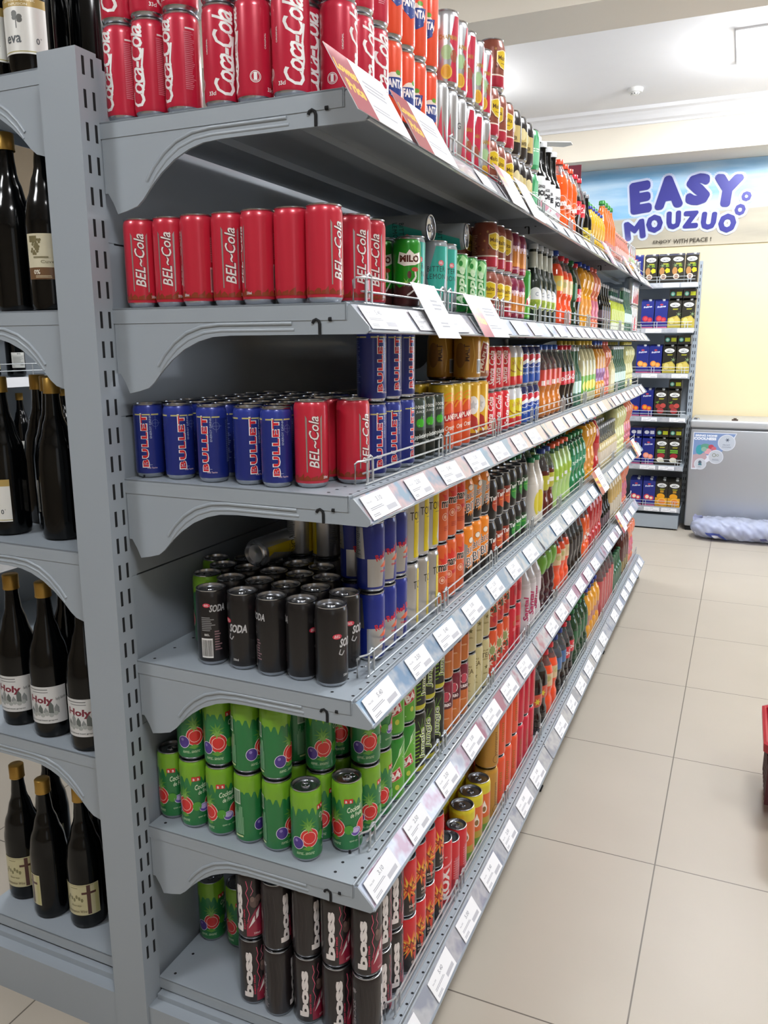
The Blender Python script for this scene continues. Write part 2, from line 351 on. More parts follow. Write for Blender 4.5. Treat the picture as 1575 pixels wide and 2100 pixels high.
can('milo', 'malt_chocolate_can', SLIM, [(.28, '4A2626'), (1, '1F8A1E')], [
    POLY([(-.034, .0126), (.034, .0126), (.034, .05), (.018, .040), (.0, .052), (-.02, .042), (-.034, .055)], '4A2626'),
    POLY([(-.024, .088), (-.020, .108), (-.006, .104), (0, .112), (.010, .104), (.024, .108), (.027, .090), (.012, .084), (-.01, .082)], 'EDE6DC'),
    T('MILO', .001, .0955, .040, .013, '56261C', 0, 0, .05), LINE([(.004, .05), (.014, .062), (.012, .074)], .004, 'E4DCD4'), LINE([(-.004, .028), (.010, .038), (.022, .056)], .003, 'E4DCD4'),
    STAR(-.006, .052, .002, .010, 6, '8FBE5E'), ELL(.0, .066, .004, .007, '5A2A22'), ELL(.012, .076, .008, .004, 'B84A3A')])
can('bitter', 'lemon_mixer_can', SLEEK, [(1, '8F969A')], [
    POLY([(-.005, .0126), (.010, .0126), (.034, .134), (-.002, .134), (-.020, .07)], '35A99A'), POLY([(.056, .0126), (.074, .0126), (.090, .134), (.060, .134)], '35A99A'),
    T('BITTER', .0, .089, .040, .0105, '26403E', 0, 0, .0, 1.1), T('LEMON', .0, .074, .042, .0105, '26403E', 0, 0, .0, 1.1), ELL(.010, .101, .0065, .0055, 'DF6A78'), T('BEL', .010, .101, .009, .005, 'F2D8DA')])
can('applecan', 'green_apple_can', SLIM, [(1, '2C8F3E')], [
    POLY([(-.018, .10), (.0, .13), (.018, .12), (.008, .098), (-.004, .095)], 'A9DFA0'), ELL(-.004, .112, .005, .006, '2C8F3E'),
    V('Apple', .0, .062, .085, .026, 'D6F0CE', .2, .04), V('Apple', .083, .062, .085, .026, 'D6F0CE', .2, .04), POLY([(-.034, .0126), (.034, .0126), (.034, .03), (-.034, .022)], '1F6A30')])
can('malta', 'malt_drink_can', STD, [(.24, 'B0223A'), (.28, 'E9D6C8'), (1, '8A4634')], [
    [STAR(-.095+.0105*i, .048+.0085*((i*5) % 6), .0016, .0042, 5, ('B8743E', 'C99350', '6A2E26')[i % 3], i) for i in range(19)],
    [STAR(-.092+.0105*i, .052+.0085*((i*4+2) % 6), .0014, .0038, 5, ('C99350', '5E2A24', 'AE6A3C')[i % 3], i) for i in range(19)],
    POLY([(-.019, .085), (-.019, .062), (-.008, .050), (.006, .047), (.019, .056), (.019, .085), (.0, .090)], 'F0E2B0'),
    POLY([(-.017, .083), (-.017, .063), (-.007, .052), (.006, .049), (.017, .057), (.017, .083), (.0, .088)], 'DDBB22'), T('Malta', 0, .072, .030, .010, '5A3A16', 0, 0, .02),
    SMALL(0, .060, .014, .003, 1, '7A5A20'), SMALL(-.06, .06, .03, .05, 12, 'C08A70')])
can('supermalt', 'golden_malt_can', STD, [(.17, '8E1A3E'), (.66, 'D98A3A'), (.84, 'E6C4CC'), (1, '7E1A3C')], [
    T('SUPERMALT', 0, .0855, .075, .012, '7A2A58', 0, 0, .03), T('SUPERMALT', .1037, .0855, .075, .012, '7A2A58', 0, 0, .03), T('GOLDEN MALT', 0, .021, .032, .005, 'E8C0C8'),
    [RECT(-.10+.012*i, .036, -.096+.012*i, .072, 'C4742E') for i in range(17)]])
can('appletiser', 'apple_juice_can', SLIM, [(.5, '17201C'), (1, '3C4A42')], [
    T('100%', .0, .113, .022, .007, 'E8ECE8', 0, 0, .02), T('JUICE', .0, .103, .020, .006, 'E8ECE8', 0, 0, .01),
    ELL(-.003, .081, .0065, .0085, '43B02A'), ELL(.003, .081, .0065, .0085, '43B02A'), LINE([(.0, .088), (.004, .095)], .0015, '43B02A'),
    [ELL(-.06+.0113*i, .07+.006*((i*3) % 7), .0012, .0014, '9AA69E', 8) for i in range(12)], T('Appletiser', .0, .053, .040, .012, 'E8ECE8', 7, .35, .02), T('100% APPLE', .0, .041, .030, .004, 'D8DCD8')])
can('planet', 'orange_drink_can', (.0289, .152, .9), [(.80, 'E4582A'), (1, 'D9B422')], [
    [LINE([(.0289*math.cos(a)*r-.002, .075+.05*math.sin(a)*r) for a in [PI*j/10+.3 for j in range(8)]], .004, 'F09A2C') for r in (.75, .95, 1.12)],
    POLY([(-.030, .082), (.028, .092), (.028, .074), (-.030, .064)], 'C22A2C'), T('PLANET', 0, .078, .042, .012, 'F6EEE4', 6, 0, .03), T('Orange', .002, .054, .034, .014, 'F4E2D4', 8, .3, .02),
    [ELL(-.05+.014*i, .028+.012*((i*3) % 4), .0013, .0015, 'F8D0B0', 8) for i in range(8)]])
can('goldmalt', 'gold_malt_can', STD, [(1, 'C08A2C')], [
    V('MALT', -.014, .066, .04, .014, '5A3A1A'), BARS(.022, .034, .018, .034), ELL(-.03, .06, .014, .03, '9A6420'), LINE([(.0, .02), (.006, .06), (.0, .10)], .002, 'E0B65A')])
can('maple', 'maple_malt_can', STD, [(.12, 'A86A4A'), (1, 'DFA820')], [
    POLY([(-.02, .022), (.006, .016), (.026, .086), (.0, .094)], 'F2E4D0'), POLY([(-.016, .026), (.005, .020), (.022, .083), (.001, .090)], 'A83A2E'), T('MAPLE', .003, .055, .058, .011, 'F4E6DC', 74, 0, .02),
    ELL(-.03, .08, .008, .01, 'EAE6E0')])
can('eagle', 'white_emblem_malt_can', TALL, [(.10, '8A4A3A'), (1, 'E0AC24')], [
    ELL(.0, .092, .0175, .022, 'ECECEC'), STAR(.0, .092, .006, .013, 5, 'C8CCD0', .3), POLY([(-.006, .072), (.014, .060), (.020, .035), (.006, .030), (-.012, .045)], 'B23630'), POLY([(.006, .034), (.018, .028), (.012, .022)], 'ECECEC')])
can('santa', 'red_cola_can', STD, [(1, 'D2202F')], [V('Santa Cola', 0, .060, .088, .019, 'F4E8E6', .35, .02), V('Santa Cola', .1037, .060, .088, .019, 'F4E8E6', .35, .02), SMALL(.04, .06, .024, .07, 20, 'E48088'), RECT(.028, .078, .052, .086, 'F0D0D0')])
can('yellowcan', 'yellow_soft_drink_can', STD, [(.24, 'D22A2E'), (.88, 'DCCB1E'), (1, 'C9CBD0')], [
    LINE([(-.016, .072), (-.012, .054), (-.002, .046), (.012, .044)], .0035, 'A8741C'), STAR(.002, .068, .003, .010, 5, 'C8982A'), LINE([(.004, .078), (.014, .062), (.024, .056)], .002, 'A8741C')])
can('pepsi', 'blue_cola_can', STD, [(.86, '1E52B4'), (1, '141A50')], [
    ELL(.0, .072, .0212, .0212, 'EDEFF4'), POLY([(.0194*math.cos(a), .072+.0194*math.sin(a)) for a in [math.radians(18+i*11.5) for i in range(14)]]+[(-.008, .070), (.006, .078)], 'CE2336'),
    POLY([(.0194*math.cos(a), .072+.0194*math.sin(a)) for a in [math.radians(190+i*11.5) for i in range(14)]]+[(.006, .066), (-.008, .060)], '1E3C96'), T('pepsi', .0, .036, .028, .0105, 'DCE4F4', 0, 0, .0),
    ELL(.1037, .072, .0212, .0212, 'EDEFF4'), ELL(-.05, .04, .01, .02, '2E6CCB'), T('pepsi', .1037, .036, .028, .0105, 'DCE4F4')])
can('chapman', 'fruit_chapman_can', SLEEK, [(1, 'silver')], [
    POLY([(.0, .085), (.012, .135), (.028, .135), (.022, .06)], 'C82A48'), POLY([(-.004, .0126), (.020, .0126), (.016, .055), (.008, .065)], 'C82A48'),
    T('CHAPMAN', -.002, .094, .042, .009, 'B8923A'), ELL(-.006, .066, .012, .014, 'A9CB96'), ELL(.010, .060, .008, .012, 'A8553E'), ELL(-.006, .030, .012, .014, 'E8C24A'), ELL(-.006, .030, .009, .011, 'DDA32C'), SMALL(-.05, .07, .022, .07, 16, '8A8C90')])
can('ginapple', 'silver_red_spark_can', SLEEK, [(1, 'silver')], [
    T('G', -.012, .088, .009, .013, '6A6E74'), T('G', .078, .088, .009, .013, '6A6E74'),
    POLY([(-.008, .0126), (.010, .0126), (.006, .10)], 'D0405A'), POLY([(.016, .0126), (.026, .0126), (.012, .075)], 'D0405A'), ELL(-.02, .04, .005, .008, 'A9CB96')])
can('fanta', 'orange_soda_can', SLEEK, [(1, 'E8502E')], [
    ELL(.0, .075, .021, .019, 'F2E4D8'), POLY([(-.02, .084), (.022, .088), (.016, .058), (.0, .050), (-.014, .060)], '26408E'), T('FANTA', .001, .076, .038, .014, 'F4F4F6', 0, 0, .05), ELL(.008, .094, .006, .004, '6AA33C'),
    ELL(.0905, .075, .021, .019, '26408E'), T('FANTA', .0905, .076, .038, .014, 'F4F4F6', 0, 0, .05), SMALL(-.045, .075, .018, .085, 26, 'F09A78')])
can('powermalt', 'black_gold_malt_can', STD, [(.3, '2A2220'), (.8, 'CDB878'), (1, '221C1C')], [
    T('POWER', 0, .046, .034, .010, '33291C', 0, 0, .02), T('MALT', 0, .034, .024, .007, '33291C'), ELL(.0, .070, .012, .015, 'E6D9A8'), POLY([(.03, .02), (.05, .05), (.05, .09), (.03, .09)], '2A2220')])
can('greencan', 'green_lemon_can', STD, [(1, '3E9A62')], [POLY([(-.02, .02), (.012, .02), (.02, .05), (-.006, .1)], '7CC69A'), SMALL(0, .06, .034, .012, 2, 'E4F4EA')])
can('b4', 'green_citrus_can', SLEEK, [(1, '2C8A2E')], [
    POLY([(.034, .136), (.020, .125), (.004, .09), (.012, .12), (.03, .136)], 'C8E4B8'), POLY([(-.026, .0126), (-.018, .05), (.006, .10), (.034, .132), (.034, .0126)], '5AAA2C'), LINE([(-.026, .0126), (-.018, .05), (.006, .10), (.034, .132)], .0014, 'D8F0C0'),
    POLY([(-.018, .044), (-.016, .064), (.012, .082), (.020, .058)], 'E8B0A8'), POLY([(-.0165, .046), (-.0145, .063), (.0115, .079), (.018, .058)], 'BC2230'), T('B4', .001, .063, .026, .017, 'F2EAE6', 22, 0, .05),
    ELL(.006, .036, .005, .006, 'C8D24A'), ELL(-.022, .03, .002, .002, 'CBE8B0'), ELL(-.01, .022, .0014, .0014, 'CBE8B0'), ELL(.022, .10, .0014, .0014, 'CBE8B0')])
can('jungle', 'jungle_energy_can', SLEEK, [(.05, 'C4BE20'), (1, '1C211C')], [
    [LINE([(-.014, .03+.009*i), (-.004, .033+.009*i)], .0025, '8CB82A') for i in range(9)], LINE([(-.016, .02), (-.016, .12)], .0016, '8CB82A'), LINE([(.012, .125), (.002, .10), (-.008, .128)], .0014, '5E8A2A'), LINE([(.004, .132), (.0, .105), (.016, .13)], .0014, '5E8A2A'),
    V('Jungle', .006, .072, .078, .020, 'B8DC3A', .1, .07), V('Jungle', .006, .072, .075, .017, 'F2F4EA', .1, .045), V('Jungle', .006, .072, .074, .015, '2A3826', .1, .0), SMALL(-.045, .055, .022, .07, 14, '70736E'), BARS(-.045, .11, .02, .026)])
can('turbo', 'berry_energy_can', SLEEK, [(.30, 'C8702C'), (.52, 'C2662A'), (.55, '4E1A24'), (.75, '5A1A28'), (1, '7A1E34')], [
    RING(.0, .106, .013, .0025, 'F0D4D4', 16), RECT(-.007, .094, .007, .118, 'C84258'), T('TURBO', .0, .085, .030, .0085, 'F4E6E6', 0, 0, .04), POLY([(-.024, .090), (-.018, .104), (-.014, .094)], 'E8B0B8'), ELL(-.03, .112, .005, .008, 'E02A4A'), SMALL(.0, .05, .02, .004, 2, 'F0C8A0')])
can('tea', 'cream_tea_can', SLEEK, [(1, 'C9BE8E')], [
    T('PURE', .0, .112, .022, .005, '8A7A4A'), T('TEA', .0, .099, .034, .014, '6A5A36', 0, 0, .02), SMALL(.0, .087, .026, .005, 2, '8A7A4A'), STAR(.0, .064, .003, .008, 5, '6A6236', .3), SMALL(.0, .046, .02, .005, 2, '8A7A4A'),
    T('AVE', .078, .108, .036, .013, '6A5A36', 0, 0, .02), SMALL(.078, .092, .024, .008, 3, '8A7A4A'), STAR(.078, .058, .003, .008, 5, '6A6236'), LINE([(.02, .06), (.028, .074)], .001, '9A8C5A'), LINE([(.028, .06), (.02, .074)], .001, '9A8C5A')])
can('kiwi', 'fruit_flower_can', SLEEK, [(.42, 'D64434'), (1, 'E0562C')], [
    STAR(.0, .085, .012, .026, 10, 'D8D6B8', 0), ELL(.0, .085, .010, .013, '8F9A62'), STAR(-.012, .048, .008, .018, 8, 'E2CFBE', .3), POLY([(.004, .05), (.012, .075), (.02, .05)], '4A5A38'), LINE([(-.008,.052),(-.002,.064),(.001,.056),(.006,.070),(.009,.062),(.014,.078)], .0028, '33442C'), ELL(.012, .030, .010, .010, 'C82834')])
can('redcan', 'red_fruit_can', SLEEK, [(1, 'CE2236')], [SMALL(0, .095, .028, .016, 4, 'A8703A'), SMALL(0, .075, .03, .01, 3, 'E88A92'), ELL(0, .05, .012, .014, 'B01428')])
can('firework', 'firework_energy_can', SLIM, [(.42, '221A1A'), (1, 'CE222A')], [
    STAR(.0, .070, .012, .032, 11, 'E2662A', .2, 1, 1.1), STAR(.0, .070, .009, .029, 9, 'E9B93A', .5, 1, 1.0), STAR(.0, .068, .006, .018, 8, 'C8401E', .1), STAR(.077, .070, .009, .029, 9, 'E9B93A', .5), STAR(-.05, .06, .006, .02, 7, 'E2662A', .4),
    LINE([(-.014,.062),(-.012,.076),(-.004,.064),(-.002,.080),(.006,.068),(.008,.084),(.014,.074)], .0022, '7A2A1C'), T('ENERGY', .012, .028, .024, .006, 'E8D8D0'), POLY([(.004, .05), (.012, .0126), (.016, .05)], 'D23A2A'), SMALL(.01, .019, .02, .005, 2, 'A89890')])
can('rox', 'tall_red_energy_can', (.0289, .168, .9), [(.15, 'A81C2C'), (1, 'D22630')], [V('ROX', .0, .060, .080, .026, 'F0E6E6', 0, .05), POLY([(-.028, .10), (.028, .115), (.028, .109), (-.028, .094)], 'E89098'), SMALL(.0, .13, .02, .004, 2, 'F0C8C8'), POLY([(-.02, .13), (-.01, .15), (.0, .125)], 'B81C28')])
can('fruitdrop', 'tropical_fruit_can', TALL, [(.14, '6C9A3A'), (.3, 'B09A36'), (.85, 'D9662C'), (1, 'D2C22A')], [
    ELL(.0, .075, .009, .013, 'F0EAE0'), POLY([(-.006, .084), (.0, .10), (.006, .084)], 'F0EAE0'), ELL(.0, .074, .006, .008, '8A6A3A'), ELL(.034, .04, .010, .013, 'E08030'), ELL(-.03, .05, .012, .014, 'C8502A'), ELL(.06, .08, .009, .013, 'F0EAE0')])
can('goldbeer', 'gold_beer_can', TALL, [(1, 'B98630')], [SMALL(.0, .075, .010, .07, 14, '6A4410'), RING(.0, .03, .012, .0016, '7A5218'), LINE([(.014, .02), (.02, .13)], .001, 'E0B868')], 'gold')
can('orangecan', 'plain_orange_can', TALL, [(1, 'E2502A')], [SMALL(.006, .075, .010, .06, 9, 'A86A20'), SMALL(-.04, .07, .02, .08, 18, 'F08A60')])
can('redtall', 'plain_red_can', TALL, [(1, 'C8203A')], [SMALL(.006, .075, .010, .06, 9, '9A5A28'), SMALL(-.04, .07, .02, .08, 18, 'E0707C')])
# ---------------------------------------------------------------- bottles and cartons
SH = {   # contour as (radius, height) pairs of a one-unit bottle; neck ends at the last point
 'pet': [(.0, .03), (.09, .0), (.125, .015), (.14, .05), (.14, .22), (.118, .30), (.118, .36), (.14, .44), (.14, .66), (.125, .74), (.075, .86), (.056, .90), (.056, .955)],
 'coke': [(.0, .03), (.09, .0), (.125, .015), (.138, .06), (.118, .22), (.122, .30), (.14, .42), (.14, .60), (.12, .70), (.075, .83), (.056, .90), (.056, .955)],
 'bulb': [(.0, .02), (.09, .0), (.12, .015), (.125, .1), (.11, .14), (.125, .2), (.11, .26), (.125, .32), (.105, .45), (.095, .52), (.13, .62), (.148, .72), (.135, .82), (.08, .90), (.056, .93), (.056, .96)],
 'big': [(.0, .02), (.09, .0), (.125, .015), (.14, .05), (.14, .55), (.128, .66), (.09, .80), (.05, .90), (.042, .93), (.042, .965)],
 'glass': [(.0, .02), (.10, .0), (.125, .008), (.132, .03), (.132, .46), (.125, .53), (.08, .64), (.058, .74), (.050, .95), (.054, .96), (.054, .985)],
 'wine': [(.0, .03), (.09, .0), (.118, .008), (.124, .04), (.124, .46), (.112, .56), (.078, .68), (.050, .78), (.042, .88), (.042, .97)],
 'slim': [(.0, .02), (.09, .0), (.12, .01), (.128, .04), (.128, .62), (.10, .72), (.06, .84), (.052, .88), (.052, .955)],
}
def bottle(key, name, shape, H, liquid, cap, fill=.78, band=None, art=None, wid=1., shell=None, caph=.05, capr=None, bandmat=None, sy=1., seg=26):
    pr = [(r*H*wid, z*H) for r, z in SH[shape]]
    out = [pr[0]]
    for (r0, z0), (r1, z1) in zip(pr, pr[1:]):            # refine and soften
        n = 3 if z1-z0 > .02*H else 1
        for i in range(1, n+1):
            t = i/n; e = t*t*(3-2*t) if abs(r1-r0) > .004*H and n > 1 else t
            out.append((r0+(r1-r0)*e, z0+(z1-z0)*t))
    Lm = PET(liquid) if isinstance(liquid, str) else liquid
    Cm = shell or CLEAR
    ms = [Lm if (a[1]+b[1])/2 < fill*H else Cm for a, b in zip(out, out[1:])]
    mb = MB(); mb.lathe(out+[(0, out[-1][1])], ms+[ms[-1]], seg, sy); body = mb.mesh('bottle_body', 60)
    parts = [('bottle_body', body, None)]
    cr = capr or pr[-1][0]*1.16; cb = MB(); z1 = H*1.0; z0 = z1-caph*H*1.25
    cb.lathe([(cr*1.0, z0), (cr, z1-.0015), (cr-.0015, z1), (0, z1)], P(cap), 18)
    if cap != 'silverx':
        cb.lathe([(cr*1.03, z0-.0012), (cr*1.03, z0+.002), (cr, z0+.002)], P(cap), 18)
    parts.append(('bottle_cap', cb.mesh('bottle_cap', 50), None))
    if band:
        z0, z1, hx = band; rr = []
        def rad(z):
            for (a, b), (c, d) in zip(out, out[1:]):
                if b <= z*H <= d and d > b: return a+(c-a)*(z*H-b)/(d-b)
            return out[-1][0]
        n = 8; R = max(rad(z0+(z1-z0)*i/n) for i in range(n+1)); lb = MB()
        lb.lathe([(rad(z0+(z1-z0)*i/n)+.0005, (z0+(z1-z0)*i/n)*H) for i in range(n+1)], bandmat or P(hx), seg, sy)
        parts.append(('paper_label', lb.mesh('paper_label', 60), 0))
        if art: parts.append(('label_print', artwork('label_print', art, R+.0005, sy=sy), len(parts)-1))
    elif art:
        R = max(r for r, z in out); parts.append(('paper_label', artwork('paper_label', art, R+.0002, sy=sy), 0))
    kind(key, name, 'bottle', parts, max(r for r, z in out), H)
def lab(t, z, w, h, m, sh=0., bo=.03, n=2, R=.033):       # the same word on both faces
    return [T(t, 2*PI*R*i/n, z, w, h, m, 4, sh, bo) for i in range(n)]
bottle('b_fanta', 'orange_soda_bottle', 'pet', .235, 'F05A1E', 'E04A2A', .80, (.30, .52, 'E8662E'), lab('Fanta', .096, .040, .020, 'F4EEE8', .1, .05)+[RING(0, .096, .023, .0012, 'F4EEE8')])
bottle('b_fanta2', 'mixed_fruit_soda_bottle', 'pet', .245, 'E84A22', '24449A', .82, (.46, .66, 'D8B24A'), [ELL(0, .137, .014, .010, 'B8B070')])
bottle('b_fanta3', 'red_capped_soda_bottle', 'pet', .235, 'E8502A', 'D22E3A', .80, (.46, .66, 'D8B890'), [ELL(0, .137, .014, .010, 'B8B070')])
bottle('b_coke', 'cola_bottle', 'coke', .232, '1C0E0C', 'CF2336', .66, (.40, .60, 'CB2634'), lab('Coca-Cola', .117, .060, .020, 'F2ECEA', .35, .02))
bottle('b_cokedark', 'dark_cola_bottle', 'coke', .232, '1C0E0C', '1C1A1C', .66, (.40, .60, '2A2224'))
bottle('b_blueclear', 'blue_capped_cola_bottle', 'pet', .235, '1A1414', '22408E', .60, (.46, .66, '42689A'))
bottle('b_darkred', 'dark_tea_bottle', 'pet', .235, '5A1E16', '24418E', .70, (.40, .62, 'B9B43C'), [RECT(-.012, .115, .012, .13, 'E8E6DC')])
bottle('b_orangeblue', 'peach_soda_bottle', 'pet', .235, 'C8742A', '2C56A8', .52, (.44, .66, 'D8483C'), [RECT(-.008, .105, .008, .12, 'F0D8D0')])
bottle('b_lime', 'lime_soda_bottle', 'coke', .235, 'A8C878', 'E4582E', .86, (.42, .62, '9CBC3C'), [RECT(-.012, .105, .012, .118, 'E2E4E8')], shell=CLEARG)
bottle('b_7up', 'green_soda_bottle', 'pet', .235, '1E7A4A', '1E7E3E', .86, (.40, .64, '2A8A64'), lab('7UP', .122, .026, .014, 'DCEEE4', 0, .04), shell=CLEARG)
bottle('b_dark7', 'dark_green_soda_bottle', 'pet', .235, '143A22', '1C6E38', .86, (.40, .64, '1E5A34'), shell=CLEARG)
bottle('b_lemon', 'lemon_sleeve_bottle', 'slim', .225, 'D8D2C8', '1E7A4A', .95, (.04, .80, 'DCD6CE'), [ELL(-.004, .075, .018, .038, 'D8C83A'), ELL(.018, .12, .008, .012, 'E4DA70'), ELL(.022, .05, .005, .006, 'B8B0A8')])
bottle('b_white', 'white_sleeve_bottle', 'pet', .235, 'C8C2C4', 'D23A4A', .93, (.04, .72, 'CFC8CC'), [V('Santal', 0, .085, .085, .022, 'B83A64', .2, .03), ELL(-.03, .13, .010, .014, '8A6A50')])
bottle('b_greendark', 'green_topped_grape_bottle', 'bulb', .245, '3C1420', '5E9A3A', .52, (.56, .84, '6EA83A'))
bottle('b_orange', 'big_orange_juice_bottle', 'bulb', .27, 'E8A01C', '22409A', .90, (.18, .46, 'D8903A'))
bottle('b_orangepurple', 'orange_juice_bottle', 'pet', .25, 'E0942A', '2E4AA0', .86, (.30, .52, 'A070A8'))
bottle('b_pink', 'pink_guava_bottle', 'bulb', .285, 'E07A5A', 'D86A5A', .93, (.16, .46, 'C86A80'))
bottle('b_yellowbig', 'big_lemonade_bottle', 'big', .325, 'D9D6A8', 'D8B43A', .86, (.22, .48, '6AA834'), [ELL(0, .11, .02, .02, 'E4D84A')], wid=.9)
bottle('b_pale', 'pale_yellow_lemonade_bottle', 'bulb', .275, 'D8D694', 'B8A83C', .90)
bottle('b_paleshort', 'pale_ginger_bottle', 'slim', .18, 'D8CE9A', 'C8B878', .9, (.2, .5, 'E0D8B0'))
bottle('b_pear', 'cloudy_pear_juice_bottle', 'big', .27, 'C8A868', '9A6A4A', .93, (.12, .40, 'C8BCA8'), wid=.95)
bottle('b_redtall', 'tall_red_juice_bottle', 'pet', .27, 'B8262E', 'C8283C', .90, (.30, .52, 'C04A4A'))
bottle('b_rose', 'clear_rose_drink_bottle', 'big', .285, 'B04848', 'C02A5A', .62, wid=.9)
bottle('b_brownbig', 'big_iced_tea_bottle', 'big', .30, '4A1A18', '5A4A48', .88, (.10, .30, '7A6A3A'), wid=.95)
bottle('b_mineral', 'green_mineral_water_bottle', 'glass', .225, mat('green_glass_thin', '8FC8B0', .08, 0, 0, .75, 1.3), 'E0E4E4', 2, (.22, .42, 'BFDCD0'))
bottle('b_greensmall', 'small_green_glass_bottle', 'glass', .19, PET('2A5A40'), '3A6A4A', 2)
bottle('b_metalcap', 'clear_malt_glass_bottle', 'glass', .205, 'D2C08A', 'B8BABC', .62, (.12, .42, 'D8CBB8'))
bottle('b_darkglass', 'dark_glass_soda_bottle', 'glass', .20, P('wine'), 'A8A8AC', 2, (.18, .42, '5A4650'))
bottle('b_ginger', 'ginger_beer_bottle', 'glass', .235, P('wine'), 'D8DADC', 2, (.10, .52, 'E6E8EA'), [T('GINGER', 0, .093, .034, .009, '33343A', 0, 0, .03), T('JOE', 0, .073, .040, .020, '33343A', 0, 0, .08), T('GINGER', .0955, .093, .034, .009, '33343A', 0, 0, .03), T('JOE', .0955, .073, .040, .020, '33343A', 0, 0, .08), POLY([(-.014, .045), (.0, .056), (.014, .045), (.0, .034)], 'D8A0B0')])
bottle('b_grape', 'green_grape_drink_bottle', 'glass', .235, P('17241A'), 'C8CCD0', 2, (.70, .90, 'C4C8BC'), None)
K['b_grape']['parts'].append(('round_label', artwork('round_label', [ELL(0, .072, .026, .034, 'ECEEF0', 28), POLY([(.024*math.cos(a), .070+.031*math.sin(a)) for a in [PI+PI*i/10 for i in range(11)]], 'A9B84A'),
    [ELL(-.012+.008*i, .056+.005*(i % 2), .005, .006, '8FA83A', 10) for i in range(4)], T('C', .004, .086, .010, .012, '8A94A8')], .235*.132+.0002), 0))
bottle('b_maltdark', 'dark_malt_bottle', 'glass', .20, P('wine'), '8A8A8E', 2, (.08, .34, 'CDB83E'), [T('malta', 0, .044, .030, .010, '4A3A1A', 0, 0, .02)])
bottle('b_smallyellow', 'small_mango_juice_bottle', 'pet', .17, 'DDB42C', '2A3C9A', .95, (.3, .6, 'D8A838'))
bottle('b_carrot', 'carrot_juice_bottle', 'slim', .24, 'E27A34', '3A9A44', .90, (.10, .3, 'C87A70'))
bottle('b_pinkjar', 'small_pink_juice_bottle', 'slim', .15, 'D88A78', 'E2A090', .9, (.25, .55, 'E4B4AC'))
bottle('b_limesmall', 'small_lime_bottle', 'slim', .16, 'B8C83A', 'C8CCD0', .85, (.02, .22, 'D8DCC0'))
bottle('b_browncap', 'brown_capped_malt_bottle', 'pet', .25, '1C1210', '6A5048', .80, (.40, .58, 'C8503A'), [STAR(0, .12, .006, .014, 6, 'D8C83A')])
bottle('b_yelloworange', 'mango_juice_bottle', 'pet', .235, 'D8962C', '2A3E9A', .88, (.3, .5, 'B87A6A'))
# wine bottles on the far side of the shelving
WD = P('wine')
wk = dict(caph=.075, capr=.0165)
bottle('w_eva', 'non_alcoholic_wine_bottle', 'wine', .325, WD, 'gold', 2, None, [
    RECT(-.048, .030, .048, .118, 'E4E4E0'), RECT(-.048, .104, .048, .118, 'B59A5A'), RECT(-.048, .033, .048, .0345, 'A9A05A'), T('GENUINE DRINK', 0, .114, .060, .004, 'E8E0C8'), T('INFUSION', 0, .1075, .034, .004, 'E8E0C8'),
    [ELL(-.004+.006*math.cos(i*2.1), .088+.006*math.sin(i*1.7), .005, .004, '6A6C6A', 9) for i in range(7)], RECT(-.0052, .070, -.0035, .084, '6A6C6A'), T('eva', -.012, .053, .030, .012, '5A6064', 0, 0, .02), T("0", .030, .051, .006, .010, '5A6064'), RING(.0355, .0555, .0012, .0004, '5A6064', 8)], .99, **wk)
bottle('w_cuvee', 'cream_label_wine_bottle', 'wine', .325, WD, 'gold', 2, None, [
    RECT(-.040, .055, .046, .135, 'D6D0B6'), RECT(-.040, .055, .046, .076, '6E5138'), [ELL(-.022+.004*((i*3) % 4)-.0015*(i//4), .124-.004*(i//3), .0026, .0026, '7A7252', 8) for i in range(20)], RECT(-.032, .120, -.016, .131, '7A7252'),
    T('Cuvee', .004, .086, .030, .0055, '8A8468', 0, 0, .01), SMALL(-.008, .094, .034, .006, 1, '8A8468'), T('0%', -.020, .068, .013, .008, 'EAE4D4', 0, 0, .03), SMALL(-.006, .060, .034, .005, 2, 'C9B89A')], 1.0, **wk)
bottle('w_green', 'green_label_wine_bottle', 'wine', .325, WD, 'gold', 2, None, [RECT(-.034, .045, .034, .120, 'AEB08A'), SMALL(0, .083, .056, .066, 12, '84866A')], 1.0, **wk)
bottle('w_back', 'back_label_wine_bottle', 'wine', .325, WD, 'gold', 2, None, [RECT(-.032, .040, .030, .108, 'B9BAB6'), RECT(-.032, .096, .030, .108, 'D0D0CC'), T('eva', 0, .102, .016, .006, '55585A', 0, 0, .02), SMALL(0, .074, .050, .030, 8, '80827E'), T('1L', -.024, .048, .006, .005, '55585A'), BARS(.012, .056, .02, .016, '777777', 'B9BAB6')], 1.0, **wk)
bottle('w_holy', 'white_label_wine_bottle', 'wine', .335, WD, 'gold', 2, None, [
    RECT(-.048, .034, .048, .116, 'D4D5D6'), T('Holy', -.006, .085, .052, .020, '7A2438', -4, 0, .04), T('Family Selection', .036, .088, .022, .009, '6A6C6E', 10, .4), SMALL(-.01, .110, .05, .004, 1, '6E7072'), SMALL(.0, .104, .05, .003, 1, '6E7072'),
    [POLY([(-.034+.011*i, .058), (-.034+.011*i, .062+.006*((i*2) % 3)), (-.029+.011*i, .071+.006*((i*2) % 3)), (-.024+.011*i, .062+.006*((i*2) % 3)), (-.024+.011*i, .056)], '8A8F90' if i % 2 else '5E6664') for i in range(6)],
    [ELL(-.03+.009*i, .056-.003*(i % 2), .005, .005, 'A4A9A8', 8) for i in range(7)], T('produced best grapes', -.004, .041, .060, .004, '6A6C6E')], 1.0, **wk)
